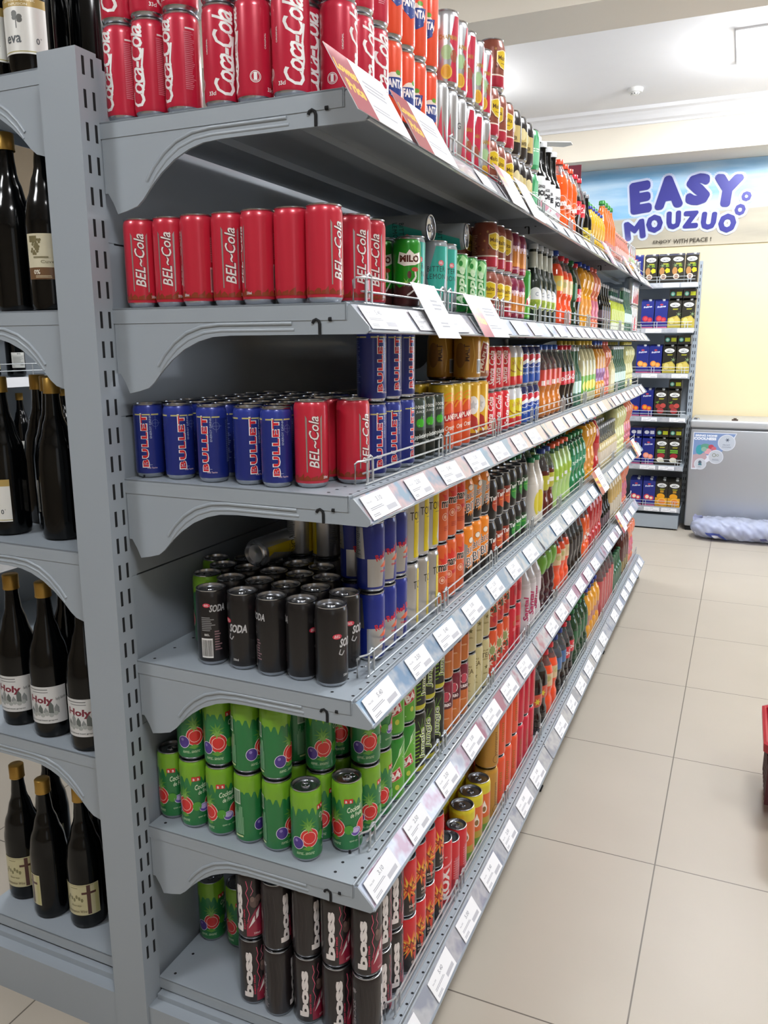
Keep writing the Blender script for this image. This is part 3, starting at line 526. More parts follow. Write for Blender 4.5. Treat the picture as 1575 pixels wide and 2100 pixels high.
bottle('w_cross', 'communion_wine_bottle', 'wine', .33, WD, 'gold', 2, None, [
    RECT(-.046, .036, .040, .112, 'C2BB94'), RECT(.030, .038, .0385, .110, 'B5B07C'), LINE([(-.045, .109), (.028, .109)], .0008, '77704E'), RECT(.013, .038, .021, .110, '4E2C26'), RECT(.002, .088, .033, .0935, '4E2C26'),
    SMALL(-.014, .1035, .022, .003, 1, '77704E'), [ELL(-.034+.006*i, .074+.004*((i*5) % 3), .003, .005, '7E7A56', 8) for i in range(7)], T('Berep', -.012, .060, .024, .006, '77704E', 0, 0, .01), T('Communion Wine', -.014, .046, .050, .007, '6A5A44', 0, .3, .01)], 1.0, **wk)

def carton(key, name, H, base_col, art):
    mb = MB(); w, d = .046, .032
    mb.box(-d, -w, 0, d, w, H-.02, P(base_col))
    v = [(-d, -w, H-.02), (d, -w, H-.02), (d, w, H-.02), (-d, w, H-.02), (-d, -w, H-.006), (-d, w, H-.006), (0, -w, H), (0, w, H)]
    mb.add([(-d, -w, H-.02), (d, -w, H-.02), (d, w, H-.02), (-d, w, H-.02), (-d, -w, H), (-d, w, H)], [(1, 2, 5, 4), (0, 1, 4), (2, 3, 5), (3, 0, 4, 5)], P(base_col))
    parts = [('carton_body', mb.mesh('carton_body'), None), ('printed_front', artwork('printed_front', art, None, d), 0)]
    cb = MB(); cb.lathe([(.011, -.004), (.011, .008), (0, .009)], P('DADCD8'), 14); c = cb.mesh('screw_cap')
    c.transform(Matrix.Translation((.0, .014, H-.010))@Matrix.Rotation(math.radians(17), 4, 'Y')); parts.append(('screw_cap', c, None))
    kind(key, name, 'carton', parts, d, H)
def fruitree(key, top, mid, dots): carton(key, 'blue_juice_carton', .215, '232C7A', [
    ELL(0, .172, .012, .006, 'B8424E'), T('fruitree', 0, .158, .060, .014, 'DDE0EE', 6, .2, .03), POLY([(-.046, .02), (.046, .02), (.046, .07), (.0, .085), (-.046, .07)], top), ELL(-.014, .070, .022, .022, mid), ELL(.018, .062, .020, .018, mid), ELL(-.012, .070, .014, .014, dots), ELL(.018, .062, .011, .010, dots), RECT(-.046, .0, .046, .010, 'C86A8A')])
fruitree('c_ft_red', '2E2A7C', 'A82A3C', 'C84A50'); fruitree('c_ft_peach', '2A2E84', 'E08A3A', 'F0B060'); fruitree('c_ft_mango', '2A2E84', 'D8503A', 'E8A030'); fruitree('c_ft_guava', '2A2E84', 'E8906A', 'F0A8A0'); fruitree('c_ft_apple', '2A2E84', 'C83A4A', 'EAD8C0')
def simon(key, art): carton(key, 'black_juice_carton', .215, '2C2A24', [ELL(0, .168, .036, .017, 'E6E8E6', 24), T('DON', 0, .175, .020, .007, '3A3C44', 0, 0, .03), T('SIMON', 0, .164, .044, .011, '3A3C44', 0, 0, .03), SMALL(.006, .137, .04, .010, 2, 'C8C83A')]+art)
simon('c_s_pine', [STAR(-.018, .125, .004, .022, 7, '7E9A6A', .3), ELL(-.02, .085, .018, .028, 'A87A4A'), POLY([(.0, .090), (.014, .108), (.034, .100), (.036, .078), (.012, .070)], 'E0C82A'), ELL(-.008, .045, .022, .020, 'D8C8B8'), ELL(-.008, .045, .014, .013, '8A6A5A'), SMALL(.02, .125, .03, .02, 4, '8FB83A')])
simon('c_s_pear', [POLY([(-.046, .0), (.046, .0), (.046, .06), (.02, .09), (-.02, .08), (-.046, .07)], 'B8A84A'), ELL(-.018, .05, .018, .024, 'D8C87A'), ELL(.016, .055, .018, .026, 'CDB860'), STAR(.03, .10, .004, .024, 6, '8FA87A', .4)])
simon('c_s_red', [ELL(-.016, .08, .020, .018, '9A3A34'), ELL(.018, .085, .020, .018, 'B84A44'), ELL(.0, .045, .026, .022, 'A03A3E'), POLY([(-.04, .11), (-.01, .122), (-.02, .10)], '5E8A3A')])
simon('c_s_apple', [RECT(-.030, .108, .026, .120, '6AA83A'), RECT(-.030, .094, .026, .104, '6AA83A'), ELL(-.002, .072, .028, .020, '9A2A34'), ELL(-.006, .040, .026, .020, 'E0DCC8'), RECT(-.012, .020, .024, .034, 'C8CAB8')])
simon('c_s_orange', [RECT(-.010, .110, .016, .128, 'B88A2A'), ELL(-.004, .082, .030, .022, 'E8A020'), POLY([(-.046, .0), (.046, .0), (.046, .07), (-.046, .07)], 'D89A24'), ELL(.006, .038, .034, .030, 'F0B84A'), ELL(.006, .038, .026, .022, 'E88A3A')])
def end_print(key, prims):                   # print on the base of a carton, seen when it lies flat
    me = artwork('printed_base', prims, None, 0, .0006); me.transform(Matrix(((0, 0, 1, 0), (0, 1, 0, 0), (-1, 0, 0, 0), (0, 0, 0, 1)))); K[key]['parts'].append(('printed_base', me, 0))
simon('c_s_top', [RECT(-.046, .0, .046, .05, '8A7A2A'), RECT(.006, .06, .036, .085, 'B8BC2A'), ELL(-.018, .072, .012, .012, '3A9A7A')])

end_print('c_s_top', [ELL(-.022, .0, .016, .016, '4AA890'), ELL(-.022, .0, .010, .010, 'BFD8CC'), RECT(.004, -.014, .040, .014, 'B8C02A')])
end_print('c_ft_guava', [ELL(-.018, .0, .018, .014, 'DADDE8'), RECT(.008, -.013, .038, .013, 'DADDE8')])
end_print('c_ft_mango', [ELL(-.018, .0, .018, .014, 'DADDE8'), RECT(.008, -.013, .038, .013, 'DADDE8')])
# ---------------------------------------------------------------- the room
def struct(name, mb, label=None, **kw):
    o = mb.obj(name); o['kind'] = 'structure'
    if label: o['label'] = label
    return o
XL, XR, YF, YB = -3.7, 3.6, -3.6, 6.0
def tiles(name, c1, c2, grout, tx, ty, ox, oy, rough):
    m = bpy.data.materials.new(name); m.use_nodes = True; nt = m.node_tree; b = nt.nodes['Principled BSDF']; L = nt.links.new
    tc = nt.nodes.new('ShaderNodeTexCoord'); sp = nt.nodes.new('ShaderNodeSeparateXYZ'); L(tc.outputs['Object'], sp.inputs[0])
    def line(sock, o, t):
        a = nt.nodes.new('ShaderNodeMath'); a.operation = 'SUBTRACT'; L(sock, a.inputs[0]); a.inputs[1].default_value = o
        d = nt.nodes.new('ShaderNodeMath'); d.operation = 'DIVIDE'; L(a.outputs[0], d.inputs[0]); d.inputs[1].default_value = t
        r = nt.nodes.new('ShaderNodeMath'); r.operation = 'ROUND'; L(d.outputs[0], r.inputs[0])
        s = nt.nodes.new('ShaderNodeMath'); s.operation = 'SUBTRACT'; L(d.outputs[0], s.inputs[0]); L(r.outputs[0], s.inputs[1])
        q = nt.nodes.new('ShaderNodeMath'); q.operation = 'ABSOLUTE'; L(s.outputs[0], q.inputs[0])
        g = nt.nodes.new('ShaderNodeMath'); g.operation = 'LESS_THAN'; L(q.outputs[0], g.inputs[0]); g.inputs[1].default_value = .0018/t
        return g.outputs[0]
    a = line(sp.outputs[0], ox, tx); c = line(sp.outputs[1], oy, ty)
    mx = nt.nodes.new('ShaderNodeMath'); mx.operation = 'MAXIMUM'; L(a, mx.inputs[0]); L(c, mx.inputs[1])
    n = nt.nodes.new('ShaderNodeTexNoise'); n.inputs['Scale'].default_value = 2.2; n.inputs['Detail'].default_value = 5; L(tc.outputs['Object'], n.inputs['Vector'])
    k = nt.nodes.new('ShaderNodeMix'); k.data_type = 'RGBA'; L(n.outputs['Fac'], k.inputs[0]); k.inputs[6].default_value = (*lin(c1), 1); k.inputs[7].default_value = (*lin(c2), 1)
    k2 = nt.nodes.new('ShaderNodeMix'); k2.data_type = 'RGBA'; L(mx.outputs[0], k2.inputs[0]); L(k.outputs[2], k2.inputs[6]); k2.inputs[7].default_value = (*lin(grout), 1)
    L(k2.outputs[2], b.inputs['Base Color']); b.inputs['Roughness'].default_value = rough
    return m
FLOOR = tiles('floor_tiles', 'A69E91', 'B4AB9E', '5E574E', .612, .655, .89, .365, .42)
CREAM = mat('cream_paint', 'E8D6AE', .7, noise=.02); TAN = mat('tan_paint', '9A8C78', .8, noise=.03); WHITE = mat('ceiling_paint', 'EAEAEC', .85, noise=.012); BEAM = mat('beam_paint', 'E6DECF', .8, noise=.015)
m = MB(); m.box(XL, YF, -.1, XR, YB, 0, FLOOR); struct('floor', m, 'beige polished floor tiles with thin dark joints')
m = MB(); m.box(XL, YF, HC, XR, YB, HC+.1, WHITE); struct('ceiling', m, 'white painted ceiling between two beams')
m = MB(); m.box(XL, YB, 0, XR, YB+.1, HC, CREAM); struct('wall_back', m, 'cream back wall above the chest freezer')
m = MB(); m.box(XL-.1, YF, 0, XL, YB, HC, TAN); struct('wall_left', m, 'tan left wall beyond the far aisle')
m = MB(); m.box(XR, YF, 0, XR+.1, YB, HC, TAN); struct('wall_right', m, 'tan right wall of the shop')
m = MB(); m.box(XL, YF-.1, 0, XR, YF, HC, TAN); struct('wall_front', m, 'tan front wall behind the viewer')
m = MB(); m.box(XL, 5.6, 2.83, XR, YB, HC, BEAM); struct('trim_1', m, 'cream ceiling beam above the printed wall banner')
m = MB(); m.box(XL, 2.61, 2.83, XR, 2.95, HC, BEAM); struct('trim_2', m, 'cream ceiling beam crossing above the shelving')
def crown(name, y, s, lab_):
    q = [(0, 0), (0, -.10), (-.012, -.10), (-.018, -.085), (-.05, -.075), (-.075, -.05), (-.10, -.03), (-.13, -.022), (-.14, 0)]
    mb = MB(); n = len(q); vs = [(XL, y+s*a, HC+b) for a, b in q]+[(XR, y+s*a, HC+b) for a, b in q]
    mb.add(vs, [(i, (i+1) % n, (i+1) % n+n, i+n) for i in range(n)]+[tuple(range(n)), tuple(range(n, 2*n))], WHITE); struct(name, mb, lab_)
crown('trim_3', 5.6, 1, 'white crown moulding under the ceiling at the far beam')
crown('trim_4', 2.61, 1, 'white crown moulding on the near side of the ceiling beam')
crown('trim_5', 2.95, -1, 'white crown moulding on the far side of the ceiling beam')

m = MB(); wf = mat('window_frame_white', 'DADCDC', .5)
for c in [(3.0, .85, 5.2, .91), (3.0, 2.25, 5.2, 2.31), (3.0, .91, 3.06, 2.25), (5.14, .91, 5.2, 2.25), (4.07, .91, 4.13, 2.25)]: m.box(XR-.05, c[0], c[1], XR-.001, c[2], c[3], wf)
o = struct('window_1', m, 'white framed window in the right wall')
m = MB(); m.box(XR-.02, 3.06, .91, XR-.012, 5.14, 2.25, mat('window_sky', 'DDEBFF', .3, emit=3.5)); m.obj('window_pane', o)
# ceiling lamps: frame and glowing diffuser
def lamp(i, x, y):
    words = ['over the aisle before the back wall', 'over the aisle beside the shelving', 'near the shop front on the right', 'over the left aisle at the back', 'over the left aisle beside the wines', 'over the left aisle near the front', 'far right above the shop floor'][i]
    t = root('ceiling_lamp', 'square white ceiling panel lamp '+words, 'lamp', (x, y, HC), 0, 'square ceiling panel lamps')
    f = MB(); a, b = .3, .27
    for c in [(-a, -a, a, -b), (-a, b, a, a), (-a, -b, -b, b), (b, -b, a, b)]: f.box(c[0], c[1], -.012, c[2], c[3], 0, mat('lamp_frame', 'E4E4E4', .5))
    f.obj('lamp_frame', t)
    d = MB(); d.box(-.285, -.285, -.032, .285, .285, -.0125, mat('lamp_diffuser', 'FFFFFF', .5, emit=14.)); d.obj('diffuser', t)
for i, (x_, y_, f_) in enumerate(LAMPS): lamp(i, x_, y_)
t = root('smoke_detector', 'round white smoke detector on the ceiling beyond the beam', 'smoke detector', (.18, 5.03, HC))
m = MB(); m.lathe([(.052, 0), (.052, -.012), (.046, -.026), (.0, -.026)], mat('detector_white', 'E8E8E6', .5), 28); m.obj('housing', t)
m = MB(); m.lathe([(.030, -.026), (.030, -.031), (.026, -.040), (.0, -.042)], mat('detector_white', 'E8E8E6', .5), 24)
for k in range(8): a = k*PI/4; m.box(.026*math.cos(a)-.003, .026*math.sin(a)-.003, -.039, .026*math.cos(a)+.003, .026*math.sin(a)+.003, -.029, STEELD)
m.obj('sensor_grille', t)
t = root('ceiling_fan', 'pale ceiling fan, one blade tip showing above the ginger bottles', 'fan', (-.78, 4.62, HC))
m = MB(); m.lathe([(.012, 0), (.012, -.24), (.07, -.26), (.085, -.30), (.08, -.35), (.03, -.38), (0, -.38)], mat('fan_white', 'D2D0CC', .4), 24); m.obj('motor', t)
for k in range(3):
    a = math.radians(32+120*k); m = MB(); c, s_ = math.cos(a), math.sin(a)
    v = [(r*c-o*s_, r*s_+o*c, -.335+dz) for dz in (0, .006) for r, o in ((.08, -.03), (.62, -.07), (.66, 0), (.62, .07), (.08, .03))]
    m.add(v, [(4, 3, 2, 1, 0), (5, 6, 7, 8, 9)]+[(i, (i+1) % 5, (i+1) % 5+5, i+5) for i in range(5)], mat('fan_white', 'D2D0CC', .4)); m.obj('fan_blade', t)

# printed banner on the back wall
BAN = bpy.data.materials.new('banner_print'); BAN.use_nodes = True; nt = BAN.node_tree; b_ = nt.nodes['Principled BSDF']; b_.inputs['Roughness'].default_value = .45
tc = nt.nodes.new('ShaderNodeTexCoord'); sp = nt.nodes.new('ShaderNodeSeparateXYZ'); nt.links.new(tc.outputs['Object'], sp.inputs[0])
nz = nt.nodes.new('ShaderNodeTexNoise'); nz.inputs['Scale'].default_value = 2.4; nz.inputs['Detail'].default_value = 6
mp = nt.nodes.new('ShaderNodeMapping'); mp.inputs['Scale'].default_value = (.5, 1, 3.5); nt.links.new(tc.outputs['Object'], mp.inputs[0]); nt.links.new(mp.outputs[0], nz.inputs['Vector'])
r1 = nt.nodes.new('ShaderNodeValToRGB'); e = r1.color_ramp.elements; e[0].position = .35; e[0].color = (*lin('C9DDEA'), 1); e[1].position = .68; e[1].color = (*lin('7FB4DC'), 1); nt.links.new(nz.outputs['Fac'], r1.inputs[0])
r2 = nt.nodes.new('ShaderNodeValToRGB'); e = r2.color_ramp.elements; e[0].position = .3; e[0].color = (*lin('A39C8C'), 1); e[1].position = .7; e[1].color = (*lin('BDB4A0'), 1); nt.links.new(nz.outputs['Fac'], r2.inputs[0])
ad = nt.nodes.new('ShaderNodeMath'); ad.operation = 'MULTIPLY_ADD'; nt.links.new(sp.outputs[0], ad.inputs[0]); ad.inputs[1].default_value = -.035; nt.links.new(sp.outputs[2], ad.inputs[2])
mr = nt.nodes.new('ShaderNodeMapRange'); mr.inputs[1].default_value = 2.425; mr.inputs[2].default_value = 2.445; nt.links.new(ad.outputs[0], mr.inputs[0])
mx = nt.nodes.new('ShaderNodeMix'); mx.data_type = 'RGBA'; nt.links.new(mr.outputs[0], mx.inputs[0]); nt.links.new(r2.outputs[0], mx.inputs[6]); nt.links.new(r1.outputs[0], mx.inputs[7]); nt.links.new(mx.outputs[2], b_.inputs['Base Color'])
t = root('wall_banner', 'wide printed banner reading EASY MOUZUO high on the cream back wall', 'banner', (0, 0, 0))
m = MB(); m.box(-1.5, YB-.012, 2.205, 1.75, YB-.001, 2.829, BAN); m.obj('banner_sheet', t)
def banner_art():
    big = [('E', .14, 2.595, .165, .245, 6), ('A', .352, 2.62, .215, .25, 4), ('S', .572, 2.625, .18, .235, 0), ('Y', .785, 2.60, .215, .24, -5)]
    sm = [('M', .109, 2.347, .16, .150, 9), ('O', .26, 2.387, .128, .140, 4), ('U', .405, 2.405, .108, .138, 2), ('Z', .532, 2.402, .115, .130, 0), ('U', .666, 2.385, .112, .132, -4), ('O', .803, 2.359, .130, .142, 0), ('o', .887, 2.453, .080, .084, 0), ('o', .925, 2.548, .072, .072, 0)]
    pl = []; ink = []
    for c, x, z, ww, h, r in big+sm:
        big_ = h > .2; kb = .023 if big_ else (.012 if h > .1 else .006)
        for q in range(16):
            a = 2*PI*q/16; pl.append(T(c, x+(kb+.019)*math.cos(a), z+(kb+.019)*math.sin(a), ww-2*kb, h-2*kb, 'C9D2EC', r, 0, 0))
        for q in range(16):
            a = 2*PI*q/16; ink.append(T(c, x+kb*math.cos(a), z+kb*math.sin(a), ww-2*kb, h-2*kb, '36368A', r, 0, 0))
    return pl+ink+[T('ENJOY', .328, 2.241, .138, .032, '3E382E', 1, 0, .012), T('WITH', .468, 2.243, .108, .032, '3E382E', 1, 0, .012), T('PEACE', .604, 2.245, .134, .032, '3E382E', 1, 0, .012), T('!', .692, 2.246, .008, .032, '3E382E', 1, 0, .012)]
me = artwork('lettering', banner_art(), None, 0, .0004, dz=.00003)   # plates, then letters, each a hair in front of the last
me.transform(Matrix(((0, 1, 0, 0), (-1, 0, 0, YB-.012), (0, 0, 1, 0), (0, 0, 0, 1))))
o = bpy.data.objects.new('lettering', me); COL.objects.link(o); o.parent = t

# ---------------------------------------------------------------- the double-sided shelving
LV = [1.8, 1.5, 1.2, .85, .5, .15]
XB = -.018                                   # face of the back panel on the drinks side
DP = .452                                    # shelf depth
JO = [0., 1.3, 2.6, 3.96]                    # bay joints
def depth(i): return DP if i < 5 else .504
gon = root('shelving_gondola', 'long grey steel double-sided shelving with slotted end post, full of drinks', 'shelving')
m = MB()
m.box(-.088, -.042, 0, -.006, .004, 1.905, STEEL); m.box(-.088, .004, .10, -.018, .03, 1.905, STEEL)
for k in range(34):
    z = 1.88-.05*k
    m.box(-.0062, -.030, z-.014, -.0055, -.0245, z+.014, STEELD)
    m.box(-.0062, -.010, z-.014, -.0055, -.0045, z+.014, STEELD)
m.obj('end_post', gon)
for y in JO[1:]:
    m = MB(); m.box(-.085, y-.03, .1, -.010, y+.03, 1.905, STEEL)
    for k in range(34): z = 1.88-.05*k; m.box(-.0102, y-.014, z-.014, -.0094, y-.009, z+.014, STEELD); m.box(-.0102, y+.009, z-.014, -.0094, y+.014, z+.014, STEELD)
    m.obj('upright_post', gon)
for y0, y1 in zip(JO, JO[1:]):
    m = MB()
    for z0, z1 in ((.12, .41), (.41, .71), (.71, 1.01), (1.01, 1.31), (1.31, 1.61), (1.61, 1.89)):
        m.box(-.078, y0+.032, z0+.0015, XB, y1-.032, z1-.0015, STEEL)
        m.box(XB-.02, y0+.006, z0+.0015, XB+.001, y0+.032, z1-.0015, STEEL); m.box(XB-.02, y1-.031, z0+.0015, XB+.001, y1-.026, z1-.0015, STEEL)
    m.obj('back_panel', gon)
def bracket_poly(D):
    a = [(-.004, -.006), (D-.004, -.006), (D+.003, -.003), (D+.0335, -.036), (D+.034, -.043), (D+.028, -.0475), (D-.02, -.0475)]
    a += [(.235, -.048), (.20, -.050), (.172, -.057), (.142, -.070), (.115, -.088), (.092, -.108), (.075, -.126), (.062, -.136), (.040, -.142), (.020, -.146), (.012, -.128), (.002, -.112), (-.004, -.112)]
    return a
def make_bracket(D, flip=False, back=0.):
    mb = MB(); s = -1 if flip else 1
    poly = [(s*(x-back)+back if flip else x, z) for x, z in bracket_poly(D)]
    if flip: poly = poly[::-1]
    mb.prism_y(poly, .0, .004, STEEL)
    tr = lambda x, z, dy: ((s*(x-back)+back if flip else x), dy, z)
    pts = [(.085, -.098), (.100, -.079), (.122, -.059), (.148, -.043), (.18, -.033), (.215, -.030), (.28, -.030), (D-.10, -.030)]
    mb.tube([tr(x, z, .001) for x, z in pts], .0035, STEEL, 8); mb.tube([tr(x+.004, z-.010, .0022) for x, z in pts], .0035, STEEL, 8)
    if not flip:
        hk = [(D-.050, -.0475), (D-.050, -.032), (D-.0515, -.027), (D-.056, -.0245), (D-.0605, -.0265), (D-.0625, -.0305)]
        mb.tube([tr(x, z, -.0006) for x, z in hk], .0026, STEELD, 6)
        mb.tube([tr(D-.034, -.0245, -.0006), tr(D-.029, -.0245, -.0006)], .0032, STEELD, 8)
    return mb.mesh('bracket', 50)
BR = make_bracket(DP); BRL = make_bracket(.42, True, 0)
def shelf_mesh(D, L, lip=.026, dots=True):
    mb = MB()
    mb.box(-.006, 0, -.003, D-.004, L, 0, STEEL); mb.box(-.006, 0, -lip, D-.004, .0012, -.0005, STEEL); mb.box(-.006, L-.0012, -lip, D-.004, L, -.0005, STEEL)
    mb.box(D-.006, 0, -lip, D-.003, L, 0, STEEL); mb.box(.10, .002, -.016, .14, L-.002, -.003, STEEL); mb.box(.27, .002, -.016, .31, L-.002, -.003, STEEL)
    mb.tube([(D-.005, 0, -.0012), (D-.005, L, -.0012)], .0022, STEEL, 8)
    if dots:
        n = int(L/.030)
        for i in range(n):
            for xx, every in ((D-.010, 1), (D-.050, 1), (.020, 2)):
                if i % every: continue
                y = .02+i*.030; mb.add([(xx+.0032*math.cos(a), y+.0032*math.sin(a), .0003) for a in [2*PI*k/8 for k in range(8)]], [tuple(range(8))], STEELD)
    return mb.mesh('shelf')
def rail_mat(name, c1, c2, c3):
    m = bpy.data.materials.new(name); m.use_nodes = True; nt = m.node_tree; b = nt.nodes['Principled BSDF']
    tc = nt.nodes.new('ShaderNodeTexCoord'); n = nt.nodes.new('ShaderNodeTexNoise'); n.inputs['Scale'].default_value = 14; n.inputs['Detail'].default_value = 3
    r = nt.nodes.new('ShaderNodeValToRGB'); e = r.color_ramp.elements; e[0].position = .38; e[0].color = (*lin(c1), 1); e[1].position = .62; e[1].color = (*lin(c3), 1); q = e.new(.5); q.color = (*lin(c2), 1)
    nt.links.new(tc.outputs['Object'], n.inputs['Vector']); nt.links.new(n.outputs['Fac'], r.inputs[0]); nt.links.new(r.outputs[0], b.inputs['Base Color'])
    b.inputs['Roughness'].default_value = .2; b.inputs['Coat Weight'].default_value = .5
    return m
RAILM = [rail_mat('rail_card_pale', 'C4C8D0', 'D4D2D8', 'B8BEC8'), rail_mat('rail_card_pale2', 'C0C4D0', 'CFC8CE', 'AEB8C8'), rail_mat('rail_card_mixed', '9FA6B0', 'C8AEB4', '86A0B8'),
         rail_mat('rail_card_blue', '7E9CB8', 'A4AEBC', '6E8CAC'), rail_mat('rail_card_mixed2', '9098AC', 'B0B0BC', '9A6A80'), rail_mat('rail_card_grey', 'A0A4AC', 'B4B6BC', '9298A6')]
def rail_mesh(D, L, rm):
    mb = MB(); a, b = (D+.002, -.001), (D+.0345, -.0455)
    mb.prism_y([(a[0], a[1]), (b[0], b[1]), (b[0]-.003, b[1]-.001), (a[0]-.002, a[1]-.006)][::-1], .004, L-.002, rm)
    mb.prism_y([(b[0]-.003, b[1]-.001), (b[0]+.002, b[1]+.001), (b[0]+.002, b[1]+.004), (b[0]-.003, b[1]+.003)], .004, L-.002, STEEL)
    mb.prism_y([(a[0]-.002, a[1]-.001), (a[0]+.001, a[1]-.002), (a[0]+.003, a[1]+.0015), (a[0]-.001, a[1]+.002)], .004, L-.002, STEEL)
    return mb.mesh('price_rail')
def guard_mesh(L, x, hook=True):
    mb = MB(); r = .0019
    def loop(y): mb.tube([(x, y-.011, .0), (x, y-.011, .038), (x, y-.008, .046), (x, y, .050), (x, y+.008, .046), (x, y+.011, .038), (x, y+.011, 0)], r*1.15, WIRE, 6)
    h = .014 if hook else .0
    mb.tube(([(x-h, .0, .002), (x-h, .0, .038), (x-h+.004, .001, .042)] if hook else [])+[(x-.001, .012, .043), (x, .02, .043), (x, L-.004, .043)], r, WIRE, 6)
    mb.tube([(x-.004, .010, .021), (x, L-.004, .021)], r, WIRE, 6); mb.tube([(x, .010, .002), (x, L-.004, .002)], r, WIRE, 6)
    loop(.030); loop(L-.012)
    return mb.mesh('wire_guard')
GM = {}
def link(name, me, parent, loc=(0, 0, 0)):
    o = bpy.data.objects.new(name, me); COL.objects.link(o); o.parent = parent; o.location = loc; return o
SM = {}
for li, z in enumerate(LV):
    D = depth(li)
    for bi, (y0, y1) in enumerate(zip(JO, JO[1:])):
        L = y1-y0-.002
        key = (D, round(L, 3))
        if key not in SM: SM[key] = shelf_mesh(D, L)
        sh = link('shelf', SM[key], gon, (0, y0+.001, z))
        rk = (D, round(L, 3), li)
        if rk not in SM: SM[rk] = rail_mesh(D, L, RAILM[li])
        link('price_rail', SM[rk], sh)
        if li < 5:
            link('bracket', BR, sh, (0, .0012, 0))
            if bi == 2: link('bracket', BR, sh, (0, L-.005, 0))
        g0 = .085 if bi == 0 else .012; n = 3; gl = (L-g0)/n
        for k in range(n):
            if li == 0 and bi == 0 and k == 0: continue     # no guard where the coke cans reach the edge
            gk = (round(gl, 3), D, bi+k == 0)
            if gk not in GM: GM[gk] = guard_mesh(gl-.006, D-.019, bi+k == 0)
            link('wire_guard', GM[gk], sh, (0, g0+k*gl, .001))
LLV = [1.9, 1.5, 1.05, .62, .155]
SL = MB(); SL.box(-.42, 0, -.003, 0, 1.298, 0, STEEL); SL.box(-.42, 0, -.026, 0, .0012, 0, STEEL); SL.box(-.423, 0, -.026, -.42, 1.298, 0, STEEL); SL.box(-.28, .002, -.016, -.24, 1.29, -.003, STEEL)
SLm = SL.mesh('shelf')
for li, z in enumerate(LLV):
    for bi, y0 in enumerate(JO[:3]):
        sh = link('shelf', SLm, gon, (-.089, y0+.001, z))
        if li < 4: link('bracket', BRL, sh, (0, .0012, 0))
# base frame: plinth, end foot and kick plate
m = MB()
m.box(-.56, -.035, .0, -.088, .02, .108, STEEL); m.box(-.006, -.036, .0, .50, .02, .108, STEEL)
m.box(-.56, -.010, .108, -.088, .02, .122, STEEL); m.box(-.002, -.012, .108, .49, .02, .120, STEEL)
m.obj('base_end_panel', gon)
m = MB(); m.box(.482, .0, .0, .494, 1.55, .105, STEEL); m.obj('kick_plate', gon)
m = MB(); m.box(-.53, .0, .0, -.52, 3.9, .12, STEEL); m.obj('kick_plate', gon)
for y in JO[1:]:
    m = MB(); m.box(-.02, y-.03, .075, .50, y-.005, .118, STEEL); m.box(.47, y-.03, 0, .50, y-.005, .08, STEEL); m.box(.46, y-.035, 0, .51, y, .006, STEELD); m.obj('base_foot', gon)

# ---------------------------------------------------------------- price tags and offer cards
ORD = ['first', 'second', 'third', 'fourth', 'fifth', 'sixth', 'seventh', 'eighth', 'ninth', 'tenth', 'eleventh', 'twelfth', 'thirteenth', 'fourteenth', 'fifteenth', 'sixteenth', 'seventeenth', 'eighteenth', 'nineteenth', 'twentieth',
       'twenty-first', 'twenty-second', 'twenty-third', 'twenty-fourth', 'twenty-fifth', 'twenty-sixth', 'twenty-seventh', 'twenty-eighth']
SHN = ['top', 'second', 'third', 'fourth', 'fifth', 'bottom']
def slant(D, n=.0022):                       # frame of the sloping rail: local x out of the rail, y along the aisle, z up the slope
    d = Vector((-.0325, 0, .0445)).normalized(); nn = Vector((.0445, 0, .0325)).normalized()
    o = Vector((D+.018, 0, -.023))+nn*n
    return Matrix(((nn.x, 0, d.x, o.x), (0, 1, 0, 0), (nn.z, 0, d.z, o.z), (0, 0, 0, 1)))
def tag_mesh(w, h, price):
    art = [RECT(-w/2, -h/2, w/2, h/2, PAPER), T(price, .002, h*.22, .022, .009, INK, 0, 0, .03), T('Price GHS', -w*.32, h*.20, .018, .0035, INK), ('q', SMALL(-w*.15, -h*.08, w*.5, .006, 2, INK)[1], INK), SMALL(-w*.3, -h*.34, w*.25, .006, 2, INK)]+[RECT(w*.08, -h*.38, w*.42, -h*.18, mat('tag_bar', 'B9BAC2', .6))]
    mb = artwork('price_tag', art, None, .0006)
    bm = bmesh.new(); bm.from_mesh(mb); bmesh.ops.create_cube(bm, size=1, matrix=Matrix.Translation((.0002, 0, 0))@Matrix.Diagonal((.0006, w, h, 1)))
    bm.to_mesh(mb); bm.free(); return mb
TM = [tag_mesh(.115, .044, p) for p in ('5.40', '3.10', '5.00')]+[tag_mesh(.098, .043, '2.50')]
rt = random.Random(11)
for li, z in enumerate(LV):
    D = depth(li); y = .075; k = 0
    M0 = slant(D)
    while y < 3.86:
        if not (li == 0 and y < .45):
            me = TM[rt.choice([0, 1, 2, 3])]
            o = bpy.data.objects.new('price_tag', me); COL.objects.link(o)
            if not any(abs(y-j) < .07 for j in JO[1:3]):
                o.matrix_world = Matrix.Translation((0, y, z))@M0@Matrix.Rotation(math.radians(rt.uniform(-1.5, 1.5)), 4, 'X')
                o['label'] = f'white paper price tag, {ORD[k]} from the near end of the {SHN[li]} shelf rail'; o['category'] = 'price tag'; o['group'] = f'price tags on the {SHN[li]} shelf rail'; k += 1
            else: bpy.data.objects.remove(o)
        y += rt.uniform(.165, .195)
RED = '9E2438'
